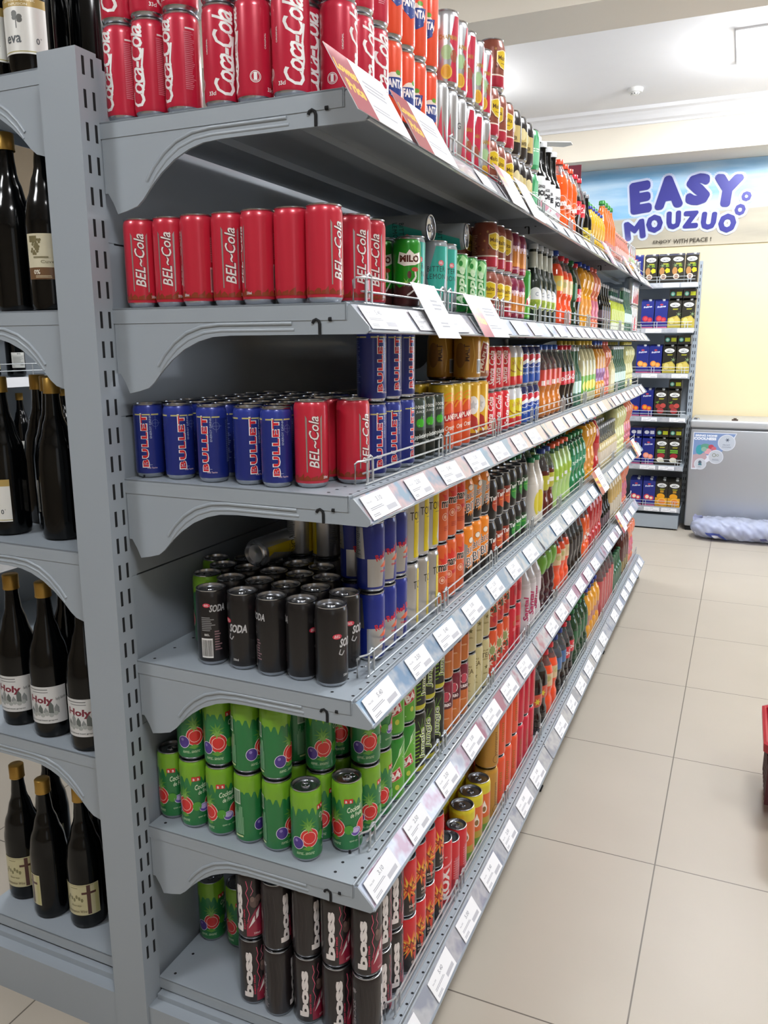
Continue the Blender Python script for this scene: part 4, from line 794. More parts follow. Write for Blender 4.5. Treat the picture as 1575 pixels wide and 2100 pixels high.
def offer_mesh(w, h, red=True):
    art = [RECT(-w/2, -h/2, w/2, h/2, PAPER)]
    if red: art += [RECT(-w/2, -h/2, -w*.14, h/2, RED), T('Lowest', -w*.32, h*.18, w*.33, h*.18, 'EEC612', -4, .1, .05), T('Price', -w*.31, -h*.10, w*.27, h*.20, 'EEC612', -4, .1, .05)]
    else: art += [LINE([(-w/2, h/2-.002), (w/2, h/2-.002)], .004, RED)]
    art += [SMALL(w*.16, h*.12, w*.42, h*.22, 3, INK), SMALL(w*.16, -h*.25, w*.5, h*.12, 2, INK)]
    me = artwork('offer_card', art, None, .0008); bm = bmesh.new(); bm.from_mesh(me)
    bmesh.ops.create_cube(bm, size=1, matrix=Matrix.Translation((.0003, 0, 0))@Matrix.Diagonal((.0008, w, h, 1))); bm.to_mesh(me); bm.free(); return me
OM = offer_mesh(.20, .105); OMs = offer_mesh(.15, .105); OW = offer_mesh(.125, .115, False)
def offer(li, y, me, label, up=.016):
    o = bpy.data.objects.new('offer_card', me); COL.objects.link(o)
    o.matrix_world = Matrix.Translation((0, y, LV[li]))@slant(depth(li), .013)@Matrix.Translation((0, 0, up))@Matrix.Rotation(math.radians(6), 4, 'Y')
    o['label'] = label; o['category'] = 'price card'; o['group'] = 'offer cards on the shelf rails'
offer(0, .045, OM, 'red and white lowest price card at the near corner of the top shelf')
offer(0, .275, OM, 'red and white lowest price card below the orange cans on top shelf')
offer(0, .84, OMs, 'red and white lowest price card below the malt cans, top shelf')
offer(0, 1.02, OW, 'plain white price card beside the malt cans, top shelf')
offer(0, 2.36, OMs, 'red and white offer card below the small yellow bottles, top shelf')
offer(0, 2.95, OMs, 'red and white offer card below small pink bottles, top shelf')
offer(0, 3.30, OW, 'plain white price card near the far end of the top shelf')
offer(1, .335, OW, 'white price card with red edge below the lemon cans, second shelf')
offer(1, .665, OM, 'red and white lowest price card below green apple cans, second shelf')
offer(3, 2.45, OM, 'red and white offer card below the green soda bottles, fourth shelf')
offer(3, 3.70, OMs, 'red and white offer card at the far end, fourth shelf')
offer(4, 3.25, OMs, 'red and white offer card near the far end, fifth shelf')
# ---------------------------------------------------------------- products: end rows facing the viewer
E0 = math.radians(-56)
def off(d): return E0+math.radians(d)
def one(key, li, x, y, d, label, group, tier=0, z=None):
    H = K[key]['H']
    zz = LV[li]+.0008+tier*(H+.0004) if z is None else z
    return put(key, (x, y, zz), off(d), label, group)
def sh(li): return SHN[li]+' shelf'
# top shelf: red cola cans stacked two high
xs = [.024, .083, .146, .221, .281, .346]
for i, (x, d) in enumerate(zip(xs, (-62, -52, -66, 6, 88, 4))):
    one('coke', 0, x, .032, d, f'red script cola can, {ORD[i]} from the post, lower tier, top shelf', 'red cola cans on the top shelf')
    one('coke', 0, x, .032, (150, 60, -20, 95, 5, 70)[i], f'red script cola can, {ORD[i]} from the post, upper tier, top shelf', 'red cola cans on the top shelf', 1)
for i, (x, y, d) in enumerate(((.337, .092, 10), (.396, .092, 60), (.396, .154, 45), (.396, .2125, 30))):
    for t in (0, 1): one('coke', 0, x, y, d-90*t, f'red cola can, {ORD[i]} behind the corner, {"upper" if t else "lower"} tier, top shelf', 'red cola cans on the top shelf', t)
# second shelf
for i, (x, d) in enumerate(zip([.040, .0994, .1588, .2182, .2776, .3370, .3964], (-2, -12, -88, 2, -82, 112, 42))):
    one('belcola', 1, x, .032+(.004 if i % 2 else 0), d, f'tall red cola can with slim silver bars, {ORD[i]} from the post, second shelf', 'red cola cans in the second shelf end row')
one('belcola', 1, .395, .140, 18, 'tall red cola can just behind the corner can, second shelf', 'red cola cans in the second shelf end row')
one('belcola', 1, .395, .200, 12, 'tall red cola can, second behind the corner can, second shelf', 'red cola cans in the second shelf end row')
# third shelf
for i, (x, d) in enumerate(zip([.020, .085, .160, .234, .291], (-8, 18, -24, 18, 0))):
    one('bullet', 2, x, .045+(.004 if i % 2 else 0), d, f'slim dark blue energy can, {ORD[i]} from the post, front row, third shelf', 'blue energy cans on the third shelf')
n = 0
for r in range(1, 8):
    for i in range(6):
        x = .025+.056*i+(.010 if r % 2 else 0); y = .050+.057*r
        if (x > .27 and y < .2) or (x > .215 and y > .36): continue
        one('bullet', 2, x, y, 40*i+25*r, f'dark blue energy can, {ORD[i]} from the back panel, {ORD[r]} row deep, third shelf', 'blue energy cans on the third shelf')
one('belcola', 2, .347, .066, 4, 'short red cola can beside the blue energy cans, third shelf', 'red cola cans on the third shelf')
one('belcola', 2, .335, .135, 150, 'red cola can half hidden between two others, third shelf', 'red cola cans on the third shelf')
one('belcola', 2, .395, .129, 42, 'red cola can at the wire guard corner, third shelf', 'red cola cans on the third shelf')
# fourth shelf
for i, (x, d) in enumerate(zip([.131, .198, .262, .322, .383], (176, -44, 96, 62, 38))):
    one('soda', 3, x, .058+(.004 if i % 2 else 0), d, f'black soda water can, {ORD[i]} from the left, front row, fourth shelf', 'black soda water cans on the fourth shelf')
for i, (x, d) in enumerate(zip([.128, .190, .251, .312, .374], (20, 120, 200, 80, 36))):
    one('soda', 3, x, .128+(.004 if i % 2 else 0), d, f'black soda water can, {ORD[i]} from the left, second row, fourth shelf', 'black soda water cans on the fourth shelf')
for i, (x, d) in enumerate(zip([.060, .1200, .1800, .2400, .3000], (20, 120, 200, 80, 36))):
    one('soda', 3, x, .200, d, f'black soda water can, {ORD[i]} from the left, third row, fourth shelf', 'black soda water cans on the fourth shelf')
for i, x in enumerate([.076, .136, .196, .256]): one('soda', 3, x, .263, 90*i, f'black soda water can in shadow, {ORD[i]} from left, fourth row, fourth shelf', 'black soda water cans on the fourth shelf')
one('cocktail', 3, .014, .240, 44, 'green fruit cocktail can against the back panel, fourth shelf', 'green cocktail cans on the fourth shelf')
one('cocktail', 3, .066, .136, 150, 'green fruit cocktail can behind the leftmost black soda can', 'green cocktail cans on the fourth shelf')
r_ = put('tonic', (.138, .195, LV[3]+.147+.0292), 0, 'metal can lying on top of the black soda cans, base towards the viewer', 'lying cans', euler=(math.radians(-90), math.radians(150), math.radians(20)))
r_.rotation_euler = (math.radians(-90), 0, math.radians(-4)); r_.rotation_mode = 'XYZ'
for i, (x, y) in enumerate(((.172, .326), (.234, .326), (.172, .390), (.234, .390))):
    one('tonic', 3, x, y, 40+70*i, f'silver and yellow tonic can in deep shade, {ORD[i]} at the back, lower tier, fourth shelf', 'tonic cans at the back of the fourth shelf')
    if i < 2: one('tonic', 3, x, y, 60+70*i, f'silver and yellow tonic can in deep shade, {ORD[i]} at the back, upper tier, fourth shelf', 'tonic cans at the back of the fourth shelf', 1)
# fifth shelf: green fruit cocktail cans
one('cocktail', 4, .014, .060, -62+0, 'green fruit cocktail can with barcode side, leftmost on the fifth shelf', 'green cocktail cans on the fifth shelf')
for i, (x, y, d, d2) in enumerate([(.075, .051, 52, -2), (.139, .050, 62, 14), (.203, .051, -70, -48), (.266, .051, -44, -46), (.3275, .111, 20, 6), (.396, .166, 4, 4), (.394, .227, 4, 40), (.332, .175, 60, 10)]):
    f = 'front' if y < .06 else ['', '', '', '', 'second', 'third', 'fourth', 'inner third'][i]
    one('cocktail', 4, x, y, -d, f'green fruit cocktail can, {ORD[i]} stack from the post, lower tier, fifth shelf', 'green cocktail cans on the fifth shelf')
    one('cocktail', 4, x, y, -d2, f'green fruit cocktail can, {ORD[i]} stack from the post, upper tier, fifth shelf', 'green cocktail cans on the fifth shelf', 1)
one('cocktail', 4, .330, .046, -6, 'green fruit cocktail can standing single in front, fifth shelf', 'green cocktail cans on the fifth shelf')
one('cocktail', 4, .387, .1020, -62, 'green fruit cocktail can single beside the wire guard, fifth shelf', 'green cocktail cans on the fifth shelf')
for i, x in enumerate([.075, .139, .203, .266]):
    one('cocktail', 4, x, .118, 60*i, f'green fruit cocktail can behind the {ORD[i]} stack, lower tier, fifth shelf', 'green cocktail cans on the fifth shelf')
    one('cocktail', 4, x, .118, 50*i, f'green fruit cocktail can behind the {ORD[i]} stack, upper tier, fifth shelf', 'green cocktail cans on the fifth shelf', 1)
# bottom shelf: black energy cans and two green cans at the back
one('cocktail', 5, .024, .150, -12, 'green fruit cocktail can beside the back panel, bottom shelf', 'green cocktail cans on the bottom shelf')
one('cocktail', 5, .092, .158, -60, 'green fruit cocktail can second from back panel, bottom shelf', 'green cocktail cans on the bottom shelf')
for i, (x, y, d, d2) in enumerate([(.205, .040, 25, 55), (.266, .034, -60, -30), (.329, .042, 25, -28), (.391, .042, 4, 30), (.4525, .044, -62, 24)]):
    one('boss', 5, x, y, -d, f'black energy can, {ORD[i]} from the left in the front row, lower tier, bottom shelf', 'black energy cans on the bottom shelf')
    one('boss', 5, x, y, -d2, f'black energy can, {ORD[i]} from the left in the front row, upper tier, bottom shelf', 'black energy cans on the bottom shelf', 1)
    if i < 3:
        one('boss', 5, x+.004, y+.066, 60*i, f'black energy can, {ORD[i]} from the left in the second row, lower tier, bottom shelf', 'black energy cans on the bottom shelf')
        one('boss', 5, x+.004, y+.066, 60*i+30, f'black energy can, {ORD[i]} from the left in the second row, upper tier, bottom shelf', 'black energy cans on the bottom shelf', 1)

bottle('b_pink_low', 'pink_guava_bottle', 'bulb', .248, 'E07A5A', 'D86A5A', .93, (.16, .46, 'C86A80'))
bottle('b_pale_low', 'pale_yellow_lemonade_bottle', 'bulb', .249, 'D8D694', 'B8A83C', .90)
bottle('b_orange_low', 'big_orange_juice_bottle', 'bulb', .247, 'E8A01C', '22409A', .90, (.18, .46, 'D8903A'))
bottle('b_yellowlow', 'lemonade_bottle', 'big', .25, 'CFCBA0', 'D8B43A', .86, (.16, .44, '6AA834'), [ELL(0, .07, .02, .02, 'E4D84A')], wid=1.0)
# ---------------------------------------------------------------- products along the aisle
CNT = {}
rj = random.Random(5)
def run(key, li, ys, desc, tiers=1, rows=2, x0=None, face=None, fdev=24, step=None, skip=(), noun='column'):
    k = K[key]; R = k['R']
    xf = (depth(li)-.056 if x0 is None else min(x0, depth(li)-.056))+.029-R
    c0 = CNT.get((desc, li), 0)
    for i, y in enumerate(ys):
        for r in range(rows):
            x = xf-r*(step or (2*R+.004))
            for t in range(tiers if r == 0 else min(tiers, 2)):
                if (i, r, t) in skip: continue
                lb = desc+f', {ORD[c0+i]} from near end'
                if tiers > 1: lb += ', '+('lower', 'middle' if tiers > 2 else 'upper', 'top')[t]+' tier'
                if rows > 1 and r > 0: lb += f', {ORD[r]} row'
                a = (face if face is not None else math.radians(-22))+math.radians(rj.uniform(-fdev, fdev))
                put(key, (x, y+rj.uniform(-.0008, .0008), LV[li]+.0008+t*(k['H']+.0004)), a, lb+f', {sh(li)}', desc+f' on the {sh(li)}')
    CNT[(desc, li)] = c0+len(ys)
def seq(a, n, p): return [a+i*p for i in range(n)]
A40 = math.radians(-40)
# top shelf
run('fanta', 0, seq(.272, 4, .0595), 'orange soda can', 2, 2, face=A40)
run('ginapple', 0, seq(.512, 3, .0595), 'silver can with red stripes', 1, 2, face=A40)
run('chapman', 0, seq(.6905, 3, .0595), 'silver fruit print can', 1, 2, face=A40)
for i, y in enumerate(seq(.5715, 5, .0595)): put('chapman', (.396, y, LV[0]+.1472), A40+math.radians((-8, 10, -20, 14, 0)[i]), f'silver fruit print can in the upper tier, {ORD[i]} from near end, top shelf', 'silver fruit cans, upper tier')
run('malta', 0, seq(.880, 3, .069), 'brown malt can with yellow badge', 2, 2, face=A40)
put('malta', (.391, .92, LV[0]+.0008+2*.1164), math.radians(-18), 'brown malt can alone on top of the malt stack, top shelf', 'brown malt cans on the top shelf')
run('powermalt', 0, seq(1.09, 3, .068), 'black and gold malt can', 2, 2, face=A40)
run('greencan', 0, seq(1.298, 1, .067), 'green lemon can', 2, 2)
run('b_ginger', 0, seq(1.385, 4, .072), 'dark ginger drink bottle with white label', 1, 2, face=math.radians(-45))
run('b_fanta', 0, seq(1.715, 3, .082), 'orange soda bottle with red cap', 1, 2, face=math.radians(-50))
run('b_coke', 0, seq(1.965, 2, .075), 'cola bottle with red cap', 1, 2, face=math.radians(-50))
run('b_maltdark', 0, seq(2.12, 2, .07), 'dark malt bottle with yellow label', 1, 2, face=math.radians(-50))
run('b_smallyellow', 0, seq(2.27, 5, .062), 'small yellow juice bottle with blue cap', 1, 2)
run('b_carrot', 0, seq(2.60, 4, .07), 'orange juice bottle with green cap', 1, 2)
run('b_pinkjar', 0, seq(2.90, 8, .058), 'small pink juice bottle', 1, 2)
run('chapman', 0, seq(3.38, 4, .066), 'pale silver drink can', 1, 2)
can('kegcan', 'large_silver_can', (.048, .135, .9), [(.12, 'C8747C'), (1, 'silver')], [RECT(-.03, .05, .03, .09, 'E0E0E0')])
for i, (x, y, zr) in enumerate([(.350, 3.72, 0), (.280, 3.70, 8), (.350, 3.84, -6)]):
    r_ = put('kegcan', (x, y, LV[0]+.050), 0, f'large silver can lying on its side, {ORD[i]} of three at the far end, top shelf', 'large silver cans lying at the far end')
    r_.matrix_world = Matrix.Translation((x-.067, y, LV[0]+.0512))@Matrix.Rotation(PI/2, 4, 'Y') if i != 1 else Matrix.Translation((x-.14, y+.02, LV[0]+.0512))@Matrix.Rotation(PI/2, 4, 'Y')
# second shelf
run('milo', 1, [.365], 'green chocolate malt can', 1, 2, x0=.396, face=math.radians(-60), fdev=3)
run('milo', 1, [.270], 'dark green chocolate malt can in shade', 1, 2, x0=.335, face=math.radians(120), fdev=3)
run('bitter', 1, [.432], 'grey and teal lemon can', 1, 2, x0=.380, face=math.radians(-48), fdev=4)
run('bitter', 1, [.520, .582], 'grey and teal lemon can', 1, 2, face=math.radians(-56), fdev=4)
run('applecan', 1, [.660, .732, .804], 'green apple soda can', 1, 3, face=math.radians(-42), fdev=6)
for i, (x, y, z, a) in enumerate([(.385, .535, LV[1]+.1472+.029, 0), (.412, .672, LV[1]+.1472+.029, 8)]):
    r_ = put('bitter', (x-.146, y, z), 0, ('grey and teal can lying on the standing lemon cans', 'grey can lying on top of the green apple cans')[i], 'cans lying on their sides, second shelf')
    r_.matrix_world = Matrix.Translation((x-.146*math.cos(math.radians(a)), y, z-(.0 if i == 0 else .0)))@Matrix.Rotation(math.radians(a), 4, 'Z')@Matrix.Rotation(PI/2, 4, 'Y')@Matrix.Rotation(math.radians(-70), 4, 'Z')
run('malta', 1, seq(.900, 3, .069), 'brown malt can with yellow badge', 2, 2, face=A40)
run('supermalt', 1, seq(1.112, 2, .069), 'purple and orange malt can', 2, 2, face=A40)
run('b4', 1, [1.245], 'green and white citrus can', 1, 2)
run('b_grape', 1, seq(1.395, 4, .070), 'dark green bottle with round grape label', 1, 2, face=math.radians(-48), fdev=8)
run('b_fanta2', 1, seq(1.70, 1, .08), 'orange drink bottle with blue cap', 1, 2)
run('b_fanta3', 1, seq(1.79, 2, .078), 'orange drink bottle with red cap', 1, 2)
run('b_dark7', 1, seq(1.96, 1, .08), 'dark green bottle with green cap', 1, 2)
run('b_coke', 1, seq(2.04, 1, .08), 'cola bottle with red cap', 1, 2)
run('b_orange_low', 1, seq(2.14, 3, .088), 'big orange juice bottle with blue cap', 1, 2)
run('b_pink_low', 1, seq(2.40, 2, .085), 'pink juice bottle with rounded head', 1, 2)
run('b_darkglass', 1, seq(2.60, 4, .066), 'small dark glass bottle', 1, 2)
run('b_limesmall', 1, seq(2.88, 8, .056), 'small lime green bottle', 1, 2)
run('b_mineral', 1, seq(3.36, 4, .068), 'pale mineral water bottle', 1, 2)
run('ginapple', 1, seq(3.63, 4, .062), 'white and silver can', 2, 1)
# third shelf
run('bullet', 2, [.200, .270, .338], 'slim blue can, guard side', 2, 1, face=math.radians(-14), fdev=20, x0=.400)
run('appletiser', 2, [.400, .456, .512], 'black apple juice can', 1, 3, face=math.radians(-26), fdev=8)
run('planet', 2, [.575, .636, .697], 'orange can with yellow top', 1, 3, face=math.radians(-16), fdev=8)
run('eagle', 2, [.770, .840], 'yellow malt can with white emblem', 1, 2, face=math.radians(-48), fdev=8)
for i, y in enumerate((.770, .840)):
    for r in range(2): put(('goldmalt', 'maple')[i], (.392-r*.069, y, LV[2]+.1514), math.radians(-50+8*i), ('golden malt can with barcode' if i == 0 else 'yellow can with slanted red banner')+(' in the upper tier' if r == 0 else ' in the upper tier, second row')+', third shelf', 'golden malt cans on the third shelf')
run('santa', 2, seq(.910, 3, .069), 'red cola can with vertical script', 2, 2, face=math.radians(-30), fdev=14)
run('yellowcan', 2, seq(1.117, 2, .068), 'yellow can with red base', 2, 2, face=math.radians(-30), fdev=8)
run('pepsi', 2, [1.258, 1.335, 1.405], 'blue cola can with round emblem', 2, 2, face=math.radians(-30), fdev=8)
run('b_orangeblue', 2, seq(1.50, 4, .078), 'peach drink bottle with blue cap', 1, 2)
run('b_coke', 2, seq(1.83, 3, .076), 'cola bottle with red cap', 1, 2, face=math.radians(-50))
run('b_mineral', 2, seq(2.06, 2, .07), 'clear mineral bottle', 1, 2)
run('b_yellowlow', 2, seq(2.21, 4, .084), 'large pale lemonade bottle with yellow cap', 1, 2)
run('b_orangepurple', 2, seq(2.56, 3, .08), 'orange juice bottle with purple label', 1, 2)
run('b_pink_low', 2, seq(2.81, 2, .09), 'pink juice bottle with rounded head', 1, 2)
run('b_paleshort', 2, seq(2.98, 2, .06), 'short pale ginger bottle', 1, 2)
run('b_mineral', 2, seq(3.11, 6, .066), 'green tinted mineral bottle', 1, 2)
run('b_pale_low', 2, seq(3.53, 4, .088), 'tall pale yellow bottle', 1, 2)
# fourth shelf
run('redbull', 3, [.190, .246, .302], 'blue and silver energy can', 2, 1, face=math.radians(-12), fdev=10, x0=.400)
run('redbull', 3, [.243, .300], 'blue and silver can, inner line', 2, 1, face=math.radians(-20), fdev=10, x0=.336)
run('tonic', 3, [.364, .424, .484], 'silver and yellow tonic can', 2, 2, face=math.radians(4), fdev=16)
run('mango', 3, [.546, .606, .666], 'orange mango drink can', 2, 2, face=math.radians(-8), fdev=14)
run('bigbang', 3, [.735, .804, .872], 'orange can with black furry print', 1, 3, face=math.radians(-16), fdev=10)
can('bigbang_s', 'furry_print_can', STD, [(.42, '1C1416'), (1, 'EE8A24')], [
    STAR(.0, .046, .014, .024, 16, 'EE8A24'), ELL(.0, .094, .0095, .008, '6A4A30'), ELL(.0, .094, .0085, .007, 'F2E8DC'), T('BIG', -.002, .074, .035, .016, 'F2ECEA', 14, .2, .04), T('BIG', -.002, .074, .033, .013, '3A3034', 14, .2, .0),
    T('BIT', .002, .048, .040, .024, 'F2ECEA', 14, .2, .06), T('BIT', .002, .048, .037, .020, '3A3034', 14, .2, .0), POLY([(-.03, .02), (-.02, .03), (-.012, .09), (-.03, .095)], 'silver')])
for i, y in enumerate((.735, .804, .872)):
    for r in range(2): put('bigbang_s', (.392-r*.069, y, LV[3]+.1514), math.radians(-20+8*i), f'orange furry print can in the upper tier, {ORD[i]} from near end{", second row" if r else ""}, fourth shelf', 'orange furry print cans, upper tier')
run('tango_b', 3, [.945], 'black fizzy can', 2, 3, face=math.radians(-14), fdev=8)
run('tango_o', 3, [1.014, 1.083], 'black and orange fizzy can', 2, 3, face=math.radians(-14), fdev=10)
run('tango_a', 3, [1.152, 1.221, 1.290], 'black and green fizzy can', 2, 3, face=math.radians(-14), fdev=10)
run('b_lemon', 3, seq(1.44, 2, .072), 'lemon print bottle with green cap', 1, 2)
run('b_darkred', 3, seq(1.60, 2, .078), 'dark iced tea bottle with blue cap', 1, 3)
run('b_lime', 3, seq(1.76, 4, .078), 'pale lime soda bottle with orange cap', 1, 3)
run('b_7up', 3, seq(2.08, 4, .076), 'green soda bottle with green cap', 1, 3)
run('b_orange', 3, seq(2.39, 3, .088), 'big orange juice bottle with blue cap', 1, 3)
run('b_redtall', 3, seq(2.66, 1, .09), 'tall red juice bottle', 1, 2)
run('b_metalcap', 3, seq(2.75, 9, .062), 'clear glass malt bottle with metal cap', 1, 2)
run('b_pale', 3, seq(3.33, 4, .086), 'tall pale yellow bottle', 1, 2)
run('b_pink', 3, seq(3.68, 3, .090), 'pink juice bottle with rounded head', 1, 2)
# fifth shelf
run('b4', 4, [.288, .350], 'green citrus can with red badge', 2, 2, face=math.radians(-40), fdev=12)
run('jungle', 4, [.412, .474, .536], 'black and lime energy can', 2, 2, face=math.radians(-40), fdev=22)
run('turbo', 4, [.598, .659, .720], 'maroon and orange berry can', 2, 2, face=math.radians(-44), fdev=12)
run('tea', 4, [.783, .845, .907], 'cream iced tea can', 2, 2, face=math.radians(-40), fdev=16)
run('kiwi', 4, [.985, 1.050, 1.115], 'orange can with flower print', 2, 2, face=math.radians(-40), fdev=10)
run('redcan', 4, [1.195, 1.255], 'plain red fruit can', 2, 2)
run('b_white', 4, seq(1.38, 3, .076), 'white sleeve bottle with red cap', 1, 2, face=math.radians(-45), fdev=14)
run('b_greendark', 4, seq(1.62, 3, .082), 'grape drink bottle with green shoulder', 1, 2)
run('b_fanta3', 4, seq(1.87, 3, .078), 'orange drink bottle with red cap', 1, 3)
run('b_cokedark', 4, seq(2.11, 4, .076), 'dark cola bottle with black cap', 1, 3)
run('b_fanta', 4, seq(2.42, 2, .078), 'orange soda bottle with red cap', 1, 2)
run('b_redtall', 4, seq(2.59, 4, .086), 'tall red juice bottle', 1, 2)
run('b_darkglass', 4, seq(2.93, 4, .066), 'small dark glass bottle', 1, 2)
run('b_pear', 4, seq(3.22, 5, .086), 'cloudy pear juice bottle', 1, 2)
run('b_pink', 4, seq(3.66, 3, .092), 'pink juice bottle with rounded head', 1, 2)
# bottom shelf
run('boss', 5, [.108, .168], 'black energy can, guard side', 2, 1, face=math.radians(-50), fdev=20, x0=.444)
run('firework', 5, [.229, .285, .341, .397], 'red firework print can', 2, 2, face=math.radians(-40), fdev=14, x0=.453)
run('rox', 5, [.455], 'tall red energy can with white letters', 1, 3, face=math.radians(-45), fdev=6, x0=.453)
can('redshort', 'red_energy_can', SLIM, [(.2, 'A81C2C'), (1, 'CE2430')], [RECT(-.006, .03, .02, .09, 'C8606A'), SMALL(0, .06, .02, .05, 8, 'D87A80')])
run('redshort', 5, [.512, .568], 'short plain red can', 1, 2, x0=.455)
run('fruitdrop', 5, [.632, .701, .770], 'orange can with yellow shoulder', 1, 3, face=math.radians(-45), fdev=10)
run('goldbeer', 5, [.842], 'golden beer can', 2, 2)
run('orangecan', 5, [.915, .984, 1.053], 'plain orange can', 2, 2)
run('redtall', 5, [1.124, 1.193, 1.262], 'plain tall red can', 2, 2)
run('b_browncap', 5, [1.375, 1.455], 'dark malt bottle with brown cap', 1, 2)
run('b_fanta3', 5, [1.54, 1.62], 'orange drink bottle with red cap', 1, 2)
run('b_blueclear', 5, [1.70, 1.78], 'dark cola bottle with blue cap', 1, 2)
run('b_coke', 5, [1.86, 1.94], 'cola bottle with red cap', 1, 2)
run('b_dark7', 5, seq(2.02, 4, .076), 'dark green soda bottle', 1, 3)
run('b_yelloworange', 5, seq(2.33, 4, .076), 'mango juice bottle with blue cap', 1, 3)
run('b_rose', 5, seq(2.67, 5, .084), 'large clear rose drink bottle', 1, 2)
run('b_greensmall', 5, seq(3.08, 5, .062), 'small green glass bottle', 1, 2)
run('b_brownbig', 5, seq(3.42, 3, .088), 'big iced tea bottle', 1, 2)
run('b_pink', 5, seq(3.69, 3, .092), 'pink juice bottle with rounded head', 1, 2)

# ---------------------------------------------------------------- wine side
def wine(key, x, y, z, d, label, g='wine bottles on the left side'): put(key, (x, y, z+.0008), off(d), label, g)
wine('w_eva', -.190, .048, LLV[0], -14, 'dark wine bottle with white tree label, top left shelf')
wine('w_back', -.140, .150, LLV[0], 190, 'dark wine bottle behind the post, top left shelf')
wine('w_eva', -.135, .235, LLV[0], 20, 'dark bottle with white label seen above the post, top left shelf')
wine('w_eva', -.275, .050, LLV[0], -30, 'dark wine bottle at the left edge of the photo, top shelf')
wine('w_back', -.235, .140, LLV[0], 190, 'dark wine bottle in the second row, top left shelf')
wine('w_cuvee', -.190, .052, LLV[1], 2, 'wine bottle with cream grape label, second left shelf')
wine('w_green', -.228, .135, LLV[1], 10, 'wine bottle with pale green label behind the cream one, second left shelf')
wine('w_back', -.290, .062, LLV[1], 190, 'plain dark wine bottle beside the cream labelled one, second left shelf')
wine('w_back', -.146, .156, LLV[1], 200, 'dark wine bottle behind the post, second left shelf')
for i, (x, y, k_, d, t_) in enumerate([(-.385, .075, 'w_eva', -50, 'partly cut off with white label edge'), (-.328, .150, 'w_back', -14, 'with grey back label'), (-.250, .085, 'w_back', 190, 'plain dark, closest to the post'), (-.165, .120, 'w_back', 200, 'plain dark, beside the post'), (-.255, .215, 'w_back', 190, 'in the third row'), (-.400, .190, 'w_back', 190, 'in the back row'), (-.170, .21, 'w_back', 160, 'in the shade behind the post')]):
    wine(k_, x, y, LLV[2], d, f'gold-capped dark wine bottle {t_}, middle left shelf')
for i, (x, y) in enumerate([(-.172, .046), (-.290, .060), (-.398, .074)]): wine('w_holy', x-.008, y, LLV[3], -14, f'dark bottle with white village label, {ORD[i]} from the post, fourth left shelf')
for i, (x, y) in enumerate([(-.230, .140), (-.335, .150), (-.150, .150), (-.230, .235), (-.340, .240)]): wine('w_back', x, y, LLV[3], 190, f'plain dark wine bottle, {ORD[i]} behind the village labels, fourth left shelf')
for i, (x, y, d) in enumerate([(-.135, .085, -5), (-.262, .075, -10), (-.362, .066, -78), (-.468, .090, -8), (-.545-.0, .090, 0)]):
    if i == 4: continue
    wine('w_cross', x, y, LLV[4], d, f'communion wine bottle with cream cross label, {ORD[i]} from the post, bottom left shelf')
for i, (x, y) in enumerate([(-.200, .165), (-.300, .160), (-.150, .25)]): wine('w_back', x, y, LLV[4], 190, f'plain dark wine bottle, {ORD[i]} in the back row, bottom left shelf')
wine('w_green', -.490-.0, .20, LLV[4], 0, 'dark wine bottle with pale label edge at far left, bottom left shelf')

# ---------------------------------------------------------------- shelving in the left aisle seen through the gaps
g2 = root('wall_shelving', 'grey shelving across the left aisle, glimpsed between the wine bottles', 'shelving', (-2.35, 0, 0))
m = MB(); m.box(-.02, -.2, 0, 0, 3.2, 2.0, STEEL); m.obj('back_panel', g2)
m = MB(); m.box(0, -.2, 0, .42, 3.2, .12, STEEL); m.obj('base', g2)
for z in (.5, .9, 1.30, 1.68):
    m = MB(); m.box(0, -.2, z-.025, .43, 3.2, z, STEEL); o = m.obj('shelf', g2)
    m = MB(); m.box(.43, -.2, z-.04, .436, 3.2, z+.002, PAPER); m.obj('price_rail', o)
    m = MB()
    for dz in (.03, .06): m.tube([(.42, -.2, z+dz), (.42, 3.2, z+dz)], .002, WIRE)
    for k in range(18): m.tube([(.42, -.2+.2*k, z), (.42, -.2+.2*k, z+.06)], .002, WIRE)
    m.obj('wire_guard', o)
n = 0
for z in (.9, 1.30, 1.68):
    for y in (1.12, 1.30, 1.46, 1.60, 1.86, 2.05):
        put('w_back' if n % 2 else 'w_cross', (-2.03, y, z+.001), math.radians(-20), f'distant dark bottle across the left aisle, {ORD[int(n % 6)]} along, {["lower", "middle", "upper"][n//6]} shelf', 'bottles on the shelving across the left aisle'); n += 1

